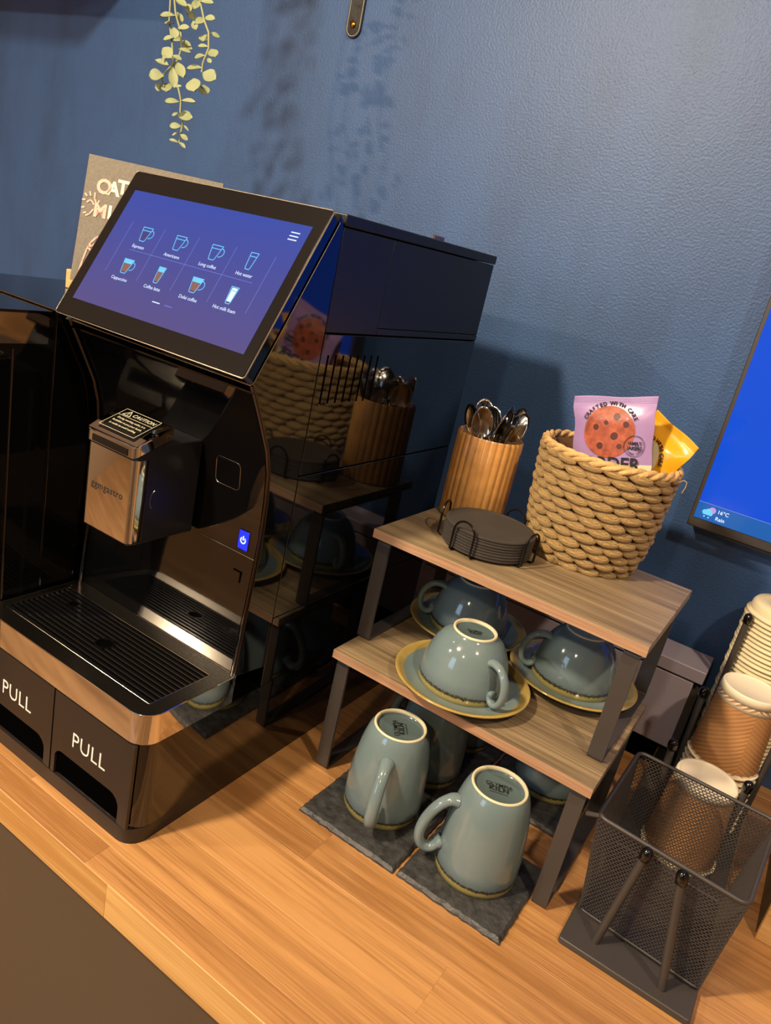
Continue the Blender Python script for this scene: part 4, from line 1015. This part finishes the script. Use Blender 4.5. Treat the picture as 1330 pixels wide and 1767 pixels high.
# ================================================================== BISCUIT PACKETS
def packet(name, label, O, r, u, w_, h_, mats, split=0.42, th_=.018):
    """pillow pack with crimped ends. O = bottom-left corner"""
    r = Vector(r).normalized(); u = Vector(u); u = (u-r*u.dot(r)).normalized(); n = r.cross(u); O = Vector(O)
    t = thing(name, label, 'biscuit packet', O+r*w_*.5, group='biscuit packets in the basket')
    NX, NY = 14, 22; cr = .010
    rr = random.Random(name+label)
    ph = [rr.uniform(0, 6.28) for _ in range(4)]
    def pt(i, j, s):
        x = i/NX; y = j/NY; X = x*w_; Y = y*h_
        e = max(0, min(1, (min(Y, h_-Y)-cr)/.02)); e = e*e*(3-2*e)
        px_ = max(0, 1-(2*x-1)**2)**.6
        d = th_*.5*px_*e*(1+.10*math.sin(9*x+ph[0])*math.sin(7*y+ph[1]))
        crimp = .0006*math.sin(Y*2*PI/.0022) if min(Y, h_-Y) < cr else 0
        pinch = 1-.045*e*1.0
        X = w_/2+(X-w_/2)*pinch+.0008*math.sin(y*22+ph[2])
        return O+r*X+u*(Y+.0008*math.sin(x*8+ph[3])*(1 if j == NY else 0))+n*(s*(d+.0004)+crimp)
    def surf(j0, j1, s, m, nm):
        b = MB(); vs = [pt(i, j, s) for j in range(j0, j1+1) for i in range(NX+1)]
        fs = [(a*(NX+1)+i, a*(NX+1)+i+1, (a+1)*(NX+1)+i+1, (a+1)*(NX+1)+i) for a in range(j1-j0) for i in range(NX)]
        b.add(vs, fs); return b.build(nm, m, t, smooth='all')
    js = int(NY*split)
    if js > 0: surf(0, js, 1, mats[1], 'lower_front')
    surf(js, NY, 1, mats[0], 'upper_front')
    surf(0, NY, -1, mats[2], 'back')
    for yy_ in (h_-.0020, h_-.0038, h_-.0056, h_-.0074, .002, .0045):
        for sgn in (1, -1):
            b = MB(); jj = yy_/h_*NY; j0_ = min(NY-1, int(jj)); f_ = jj-j0_
            b.tube([pt(i, j0_, sgn)*(1-f_)+pt(i, j0_+1, sgn)*f_ for i in range(NX+1)], .00055, 5); b.build('crimp', mats[0] if yy_ > h_/2 else mats[1], t, smooth='all')
    def sp_(x, y, off=.0007):    # surface point in pack coordinates (metres)
        i = x/w_*NX; j = y/h_*NY; i0 = min(NX-1, int(i)); j0 = min(NY-1, int(j)); fi, fj = i-i0, j-j0
        p = (pt(i0, j0, 1)*(1-fi)*(1-fj)+pt(i0+1, j0, 1)*fi*(1-fj)+pt(i0, j0+1, 1)*(1-fi)*fj+pt(i0+1, j0+1, 1)*fi*fj)
        return p+n*off
    def blob(cx, cy, rx, m, nm, off, ry=None, k=24, rings=4):
        ry = ry or rx; b = MB(); vs = [sp_(cx, cy, off)]
        for g in range(1, rings+1):
            for i in range(k): vs.append(sp_(cx+rx*g/rings*math.cos(2*PI*i/k), cy+ry*g/rings*math.sin(2*PI*i/k), off))
        fs = [(0, 1+i, 1+(i+1) % k) for i in range(k)]+[(1+g*k+i, 1+(g+1)*k+i, 1+(g+1)*k+(i+1) % k, 1+g*k+(i+1) % k) for g in range(rings-1) for i in range(k)]
        b.add(vs, fs); return b.build(nm, m, t, smooth='all')
    def word(tx, s, x, y, m, ang=0, bold=.0002, xs=1.0):
        a = R(ang); rr2 = r*math.cos(a)+u*math.sin(a); uu2 = -r*math.sin(a)+u*math.cos(a)
        return text(tx, s, sp_(x, y, .0012), rr2, uu2, m, t, bold=bold, xs=xs, name='print')
    return t, blob, word, sp_, (r, u, n)
def arc_word(word, tx, s, cx, cy, rad, a0, a1, m, bold=.0002):
    for k, ch in enumerate(tx):
        if ch == ' ': continue
        a = a0+(a1-a0)*k/(len(tx)-1); word(ch, s, cx+rad*math.cos(R(a)), cy+rad*math.sin(R(a)), m, a-90, bold)
# lilac packet
tl = at(987, 683, .50); tr_ = at(1131, 685, .50); pr = (tr_-tl).normalized(); pw = (tr_-tl).length
pu = (Vector((0, 0.05, 1))-pr*pr.z).normalized(); pu = (pu-pr*.02)
hgt = .158
OB = tl - Vector(pu).normalized()*hgt
pk, blob, word, sp_, fr_ = packet('biscuit_packet', 'upright lilac and cream biscuit packet with a round chocolate cookie on it', OB, pr, pu, pw, hgt, (M['purple_film'], M['cream_film'], M['purple_film']), split=.46)
ccx, ccy = pw*.47, hgt-.0455
blob(ccx, ccy, .0345, M['cookie'], 'cookie_picture', .0006, ry=.0335)
for (dx, dy, q) in ((.010, .020, .0045), (-.018, .006, .004), (.008, -.005, .005), (-.010, -.018, .0045), (.022, .010, .004), (.016, -.018, .0035), (-.004, .012, .003)):
    blob(ccx+dx, ccy+dy, q, M['chip'], 'chip_picture', .0009, k=10, rings=1)
arc_word(word, 'CRAFTED WITH CARE', .0070, ccx+.001, ccy-.002, .0385, 148, 30, M['black_print'])
word('BORDER', .0225, ccx-.002, ccy-.0410, M['black_print'], 0, .0004, 1.0)
scx, scy = pw*.80, ccy-.017
for q in (.0135, .0125):
    b = MB(); b.tube([sp_(scx+q*math.cos(a), scy+q*math.sin(a), .0012) for a in [2*PI*i/36 for i in range(36)]], .00018, 4, closed=True); b.build('seal_ring', M['black_print'], pk)
word('FAMILY', .0058, scx, scy+.0033, M['black_print'], 0, .0002); word('BAKERS', .0058, scx, scy-.0027, M['black_print'], 0, .0002)
arc_word(word, 'SINCE 1984', .003, scx, scy, .0098, 215, 325, M['black_print'], .00005)
# yellow packet, twisted to the right
ya = at(1127, 728, .545); yb = at(1193, 757, .515)
yr = (yb-ya); yw = .080; yr = Vector((.86, -.36, -.34)).normalized()
yu = Vector((.10, .14, 1))
yo = at(1170, 740, .540)-(Vector(yu)-yr*Vector(yu).dot(yr)).normalized()*.135-yr*.040
pk2, blob, word, sp_, fr_ = packet('biscuit_packet', 'crumpled yellow biscuit packet leaning at the right of the basket', yo, yr, yu, yw, .135, (M['yellow_film'], M['yellow_film'], M['cream_film']), split=.3, th_=.024)
blob(yw*.42, .080, .024, M['cream_film'], 'biscuit_picture', .0006, ry=.026)
for dx, dy in ((-.008, .012), (.006, .004), (-.002, -.010), (.010, -.014), (-.014, -.002)): blob(yw*.42+dx, .080+dy, .002, M['berry'], 'berry_picture', .0009, k=8, rings=1)
arc_word(word, 'CRAFTED WITH CARE', .0070, yw*.42, .078, .030, 150, 20, M['black_print'])
# copper and lilac packets low at the left
co_ = at(994, 722, .515); cr_ = Vector((.9, .25, -.10)).normalized(); cu_ = Vector((-.30, .05, 1))
packet('biscuit_packet', 'copper brown packet corner low at the left of the basket', co_-Vector(cu_).normalized()*.11-cr_*.030, cr_, cu_, .075, .11, (M['copper_film'], M['copper_film'], M['copper_film']), th_=.014)
co2 = at(962, 748, .49); cu2 = Vector((-.18, -.12, 1))
packet('biscuit_packet', 'second lilac packet sunk inside the left of the basket', Vector((.206, .498, UZ+.036)), Vector((.6, -.28, 0)), Vector((0, 0, 1)), .050, .104, (M['purple_film'], M['purple_film'], M['purple_film']), th_=.012)

# ================================================================== CUP ORGANISER
og = thing('cup_organiser', 'black metal cup organiser with ball-capped rods on a flat base', 'cup organiser', (.507, .5, 0))
MB().prism(rrect(.4315, .5805, .247, .796, .004, 3), 'z', .0004, .0085).build('base_plate', M['metal_black'], og, bevel=.0012)
def rod(x0, y0, x1, y1, zt, flare=0.0):
    r_ = MB().tube([(x0, y0, .0085), (x1, y1, zt-.006)], .0048, 14).build('rod', M['metal_black'], og, smooth=True)
    d = (Vector((x1, y1, zt-.006))-Vector((x0, y0, .0085))).normalized(); e = Vector((x1, y1, zt-.006))
    b = MB(); b.tube([e-d*.010, e-d*.009, e-d*.001, e+d*.003, e+d*.0055, e+d*.0066], [.0050, .0064, .0066, .0060, .0038, .0012], 16)
    b.build('cap', M['black_gloss'], r_, smooth='all')
rod(.4675, .272, .482, .268, .158); rod(.5455, .266, .5205, .264, .158)
rod(.466, .520, .457, .520, .155); rod(.553, .512, .5578, .511, .153)
rod(.472, .622, .4655, .622, .2000); rod(.572, .617, .5760, .617, .2000)
rod(.4810, .690, .4818, .690, .3070); rod(.578, .735, .582, .735, .2960)
# mesh basket
mb = thing('mesh_basket', 'empty black wire-mesh bin at the front of the cup organiser', 'mesh bin', (.505, .36, .009))
rimP = [(.4215, .287), (.5860, .277), (.5965, .455), (.4260, .457)]; botP = [(.4375, .2985), (.5790, .289), (.578, .445), (.4375, .447)]
ZR, ZB = .150, .0145
def interp_poly(P_, r_, n_=5):
    out = []; m = len(P_)
    for k in range(m):
        p = Vector(P_[k]); a = (Vector(P_[k-1])-p).normalized(); c = (Vector(P_[(k+1) % m])-p).normalized()
        s = p+a*r_; e = p+c*r_
        for i in range(n_+1):
            t = i/n_; out.append(((1-t)**2)*s+2*t*(1-t)*p+t*t*e)
    return out
rp2 = interp_poly(rimP, .012)
MB().tube([(p.x, p.y, ZR) for p in rp2], .0026, 10, closed=True).build('rim_wire', M['metal_black'], mb, smooth='all')
bp2 = interp_poly(botP, .008)
MB().tube([(p.x, p.y, ZB) for p in bp2], .0016, 8, closed=True).build('bottom_wire', M['metal_black'], mb, smooth='all')
for k in range(4):
    p, q = rimP[k], botP[k]; MB().tube([(p[0]*.985+.505*.015, p[1]*.985+.37*.015, ZR), (q[0], q[1], ZB)], .0009, 6).build('corner_wire', M['metal_black'], mb)
def hexsheet(b, c00, c10, c11, c01, W_, H_, pitch=.0051):
    """perforated hexagon mesh mapped onto a quad"""
    c00, c10, c11, c01 = map(Vector, (c00, c10, c11, c01))
    nx = max(2, round(W_/pitch)); ry = pitch*.62; ny = max(2, round(H_/ry))
    def mp(u, v):
        u = min(1, max(0, u)); v = min(1, max(0, v)); return c00*(1-u)*(1-v)+c10*u*(1-v)+c11*u*v+c01*(1-u)*v
    hx_ = 1/nx; hy_ = 1/ny
    for j in range(ny+1):
        for i in range(nx+1):
            cu_ = (i+(.5 if j % 2 else 0))*hx_; cv_ = j*hy_
            o = len(b.v)
            for s in (1.0, .76):
                for (a, d) in ((.5, .333), (0, .667), (-.5, .333), (-.5, -.333), (0, -.667), (.5, -.333)):
                    p = mp(cu_+a*hx_*s, cv_+d*hy_*s); b.v.append((p.x, p.y, p.z))
            for k in range(6): b.f.append((o+k, o+(k+1) % 6, o+6+(k+1) % 6, o+6+k))
def mesh_obj(b, nm):
    me = bpy.data.meshes.new(nm); off = wloc(mb); me.from_pydata([(x-off.x, y-off.y, z-off.z) for x, y, z in b.v], [], b.f); me.materials.append(M['metal_black'])
    o = bpy.data.objects.new(nm, me); C.objects.link(o); o.parent = mb; o['kind'] = 'stuff'
    sd = o.modifiers.new('thick', 'SOLIDIFY'); sd.thickness = .0005
    return o
for k in range(4):
    a, c = k, (k+1) % 4; b = MB()
    ri = lambda i: (rimP[i][0], rimP[i][1], ZR); bi = lambda i: (botP[i][0], botP[i][1], ZB)
    W_ = (Vector(rimP[a])-Vector(rimP[c])).length
    hexsheet(b, bi(a), bi(c), ri(c), ri(a), W_, .137); mesh_obj(b, 'mesh_side')
b = MB(); hexsheet(b, bi(0), bi(1), bi(2), bi(3), .142, .152); mesh_obj(b, 'mesh_floor')
MB().box(.440, .577, .298, .444, .0088, .0120).build('floor_support', M['metal_black'], mb)
MB().tube([(.4085, .285, .146), (.4225, .289, .149)], .0028, 8).build('side_pin', M['metal_black'], mb, smooth=True)

# ================================================================== PAPER CUPS AND LIDS
def ripple(i, z, n, amp=.010): return 1+amp*math.sin(2*PI*i*NRIP/n+z*260)
NRIP = 26
def cup_mesh(full):
    """upturned ripple cup, z=0 at its mouth, base on top"""
    n = 264; Hc = .1215; rb, rt_ = .0385, .0485
    return n, Hc, rb, rt_
def make_paper_cup(label, x, y, z):
    t = thing('paper_cup', label, 'paper cup', (x, y, z), group='upturned kraft ripple cups in the organiser')
    n, Hc, rb, rt_ = cup_mesh(True)
    n = 208; b = MB(); NZ = 84; prof_ = [(rt_-.0012+(rb-rt_+.0022)*k/NZ, .0075+(Hc-.0115)*k/NZ) for k in range(NZ+1)]
    b.lathe(prof_, 0, 0, n, wob=lambda i, z_: 1+.0085*math.sin(2*PI*(i*NRIP/n)+(z_ if i < n*.5 else -z_)*950)); b.f = b.f[:-2]
    b.build('kraft_sleeve', M['kraft'], t, smooth='all', world=False)
    b = MB(); b.lathe([(rb-.003, Hc-.012), (rb+.0028, Hc-.0118), (rb+.0014, Hc-.002), (rb+.0006, Hc), (rb-.0015, Hc), (rb-.0028, Hc-.0012), (rb-.0050, Hc-.0028), (0, Hc-.0028)], 0, 0, 56); b.f = b.f[:-2]
    b.build('base', M['paper'], t, smooth='all', world=False)
    b = MB(); b.tube([((rt_+.0005)*math.cos(a), (rt_+.0005)*math.sin(a), .002) for a in [2*PI*i/56 for i in range(56)]], .0018, 8, closed=True); 
    b.lathe([(rt_-.001, .002), (rt_-.0022, .009)], 0, 0, 56); b.f = b.f[:-2]
    b.build('rolled_rim', M['paper'], t, smooth='all', world=False)
    return t
p1 = make_paper_cup('upturned kraft cup in the front column behind the mesh bin', .5115, .510, .0095); p1.rotation_euler = (0, 0, R(-62))
top = .230-.1215
q1 = dup(p1, 'topmost upturned kraft cup of the middle column', (.5210, .620, top))
for k in range(1, 11):
    z = top-k*.0105
    if z < .0086: break
    dup(p1, ORD[k]+' nested cup from the top of the middle column, its white rim showing', (.5210, .620, z))
lidm = None
lx, ly = .5290, .735
NL = 43
for k in range(NL):
    z = .0090+k*.0070
    if lidm is None:
        b = MB(); b.lathe([(.0548, 0), (.0570, .0004), (.0574, .0026), (.0566, .0034), (.0550, .0042), (.0538, .0058), (.0512, .0064), (.0500, .0054), (.0340, .0054), (.0330, .0060), (.0140, .0060), (.0135, .0052), (0, .0052)], 0, 0, 56); b.f = b.f[:-2]
        lidm = b.build('cup_cover', M['lid'], None, smooth='all'); o = lidm
    else: o = lidm.copy(); C.objects.link(o)
    o.location = (lx+.0007*math.sin(k*2.1), ly+.0005*math.sin(k*3.3), z)
    j_ = NL-1-k
    tag(o, 'topmost cream lid with the raised dome at the back right' if j_ == 0 else (ORD[j_]+' cream lid from the top of the tall lid stack' if j_ < 12 else 'cream lid in the lower part of the tall lid stack'), 'cup lid', 'cream cup lids in the back column' if j_ >= 12 else 'upper lids of the back column')
# topmost one carries a raised dome
b = MB(); b.lathe([(.0530, .0060), (.0520, .0150), (.0485, .0200), (.0330, .0215), (.0310, .0205), (.0150, .0205), (.0140, .0212), (0, .0212)], 0, 0, 56); b.f = b.f[:-2]
dm = b.build('lid_dome', M['lid'], o, smooth='all', world=False)

# ================================================================== WOODEN BOX AT THE RIGHT
xb = thing('wooden_box', 'pale wooden box at the right edge beside the cup organiser', 'box', (.72, .53, 0))
MB().box(.6255, .80, .436, .4455, .0005, .130).build('front_board', M['woodbox'], xb, bevel=.0008)
MB().box(.6250, .6345, .4460, .62, .0005, .130).build('side_board', M['shaded_wood'], xb, bevel=.0008)
MB().box(.7905, .80, .4460, .62, .0005, .130).build('side_board', M['shaded_wood'], xb, bevel=.0008)
MB().box(.6350, .790, .6105, .62, .0005, .130).build('back_board', M['woodbox'], xb)
MB().box(.6350, .790, .4460, .61, .0005, .008).build('bottom_board', M['woodbox'], xb)
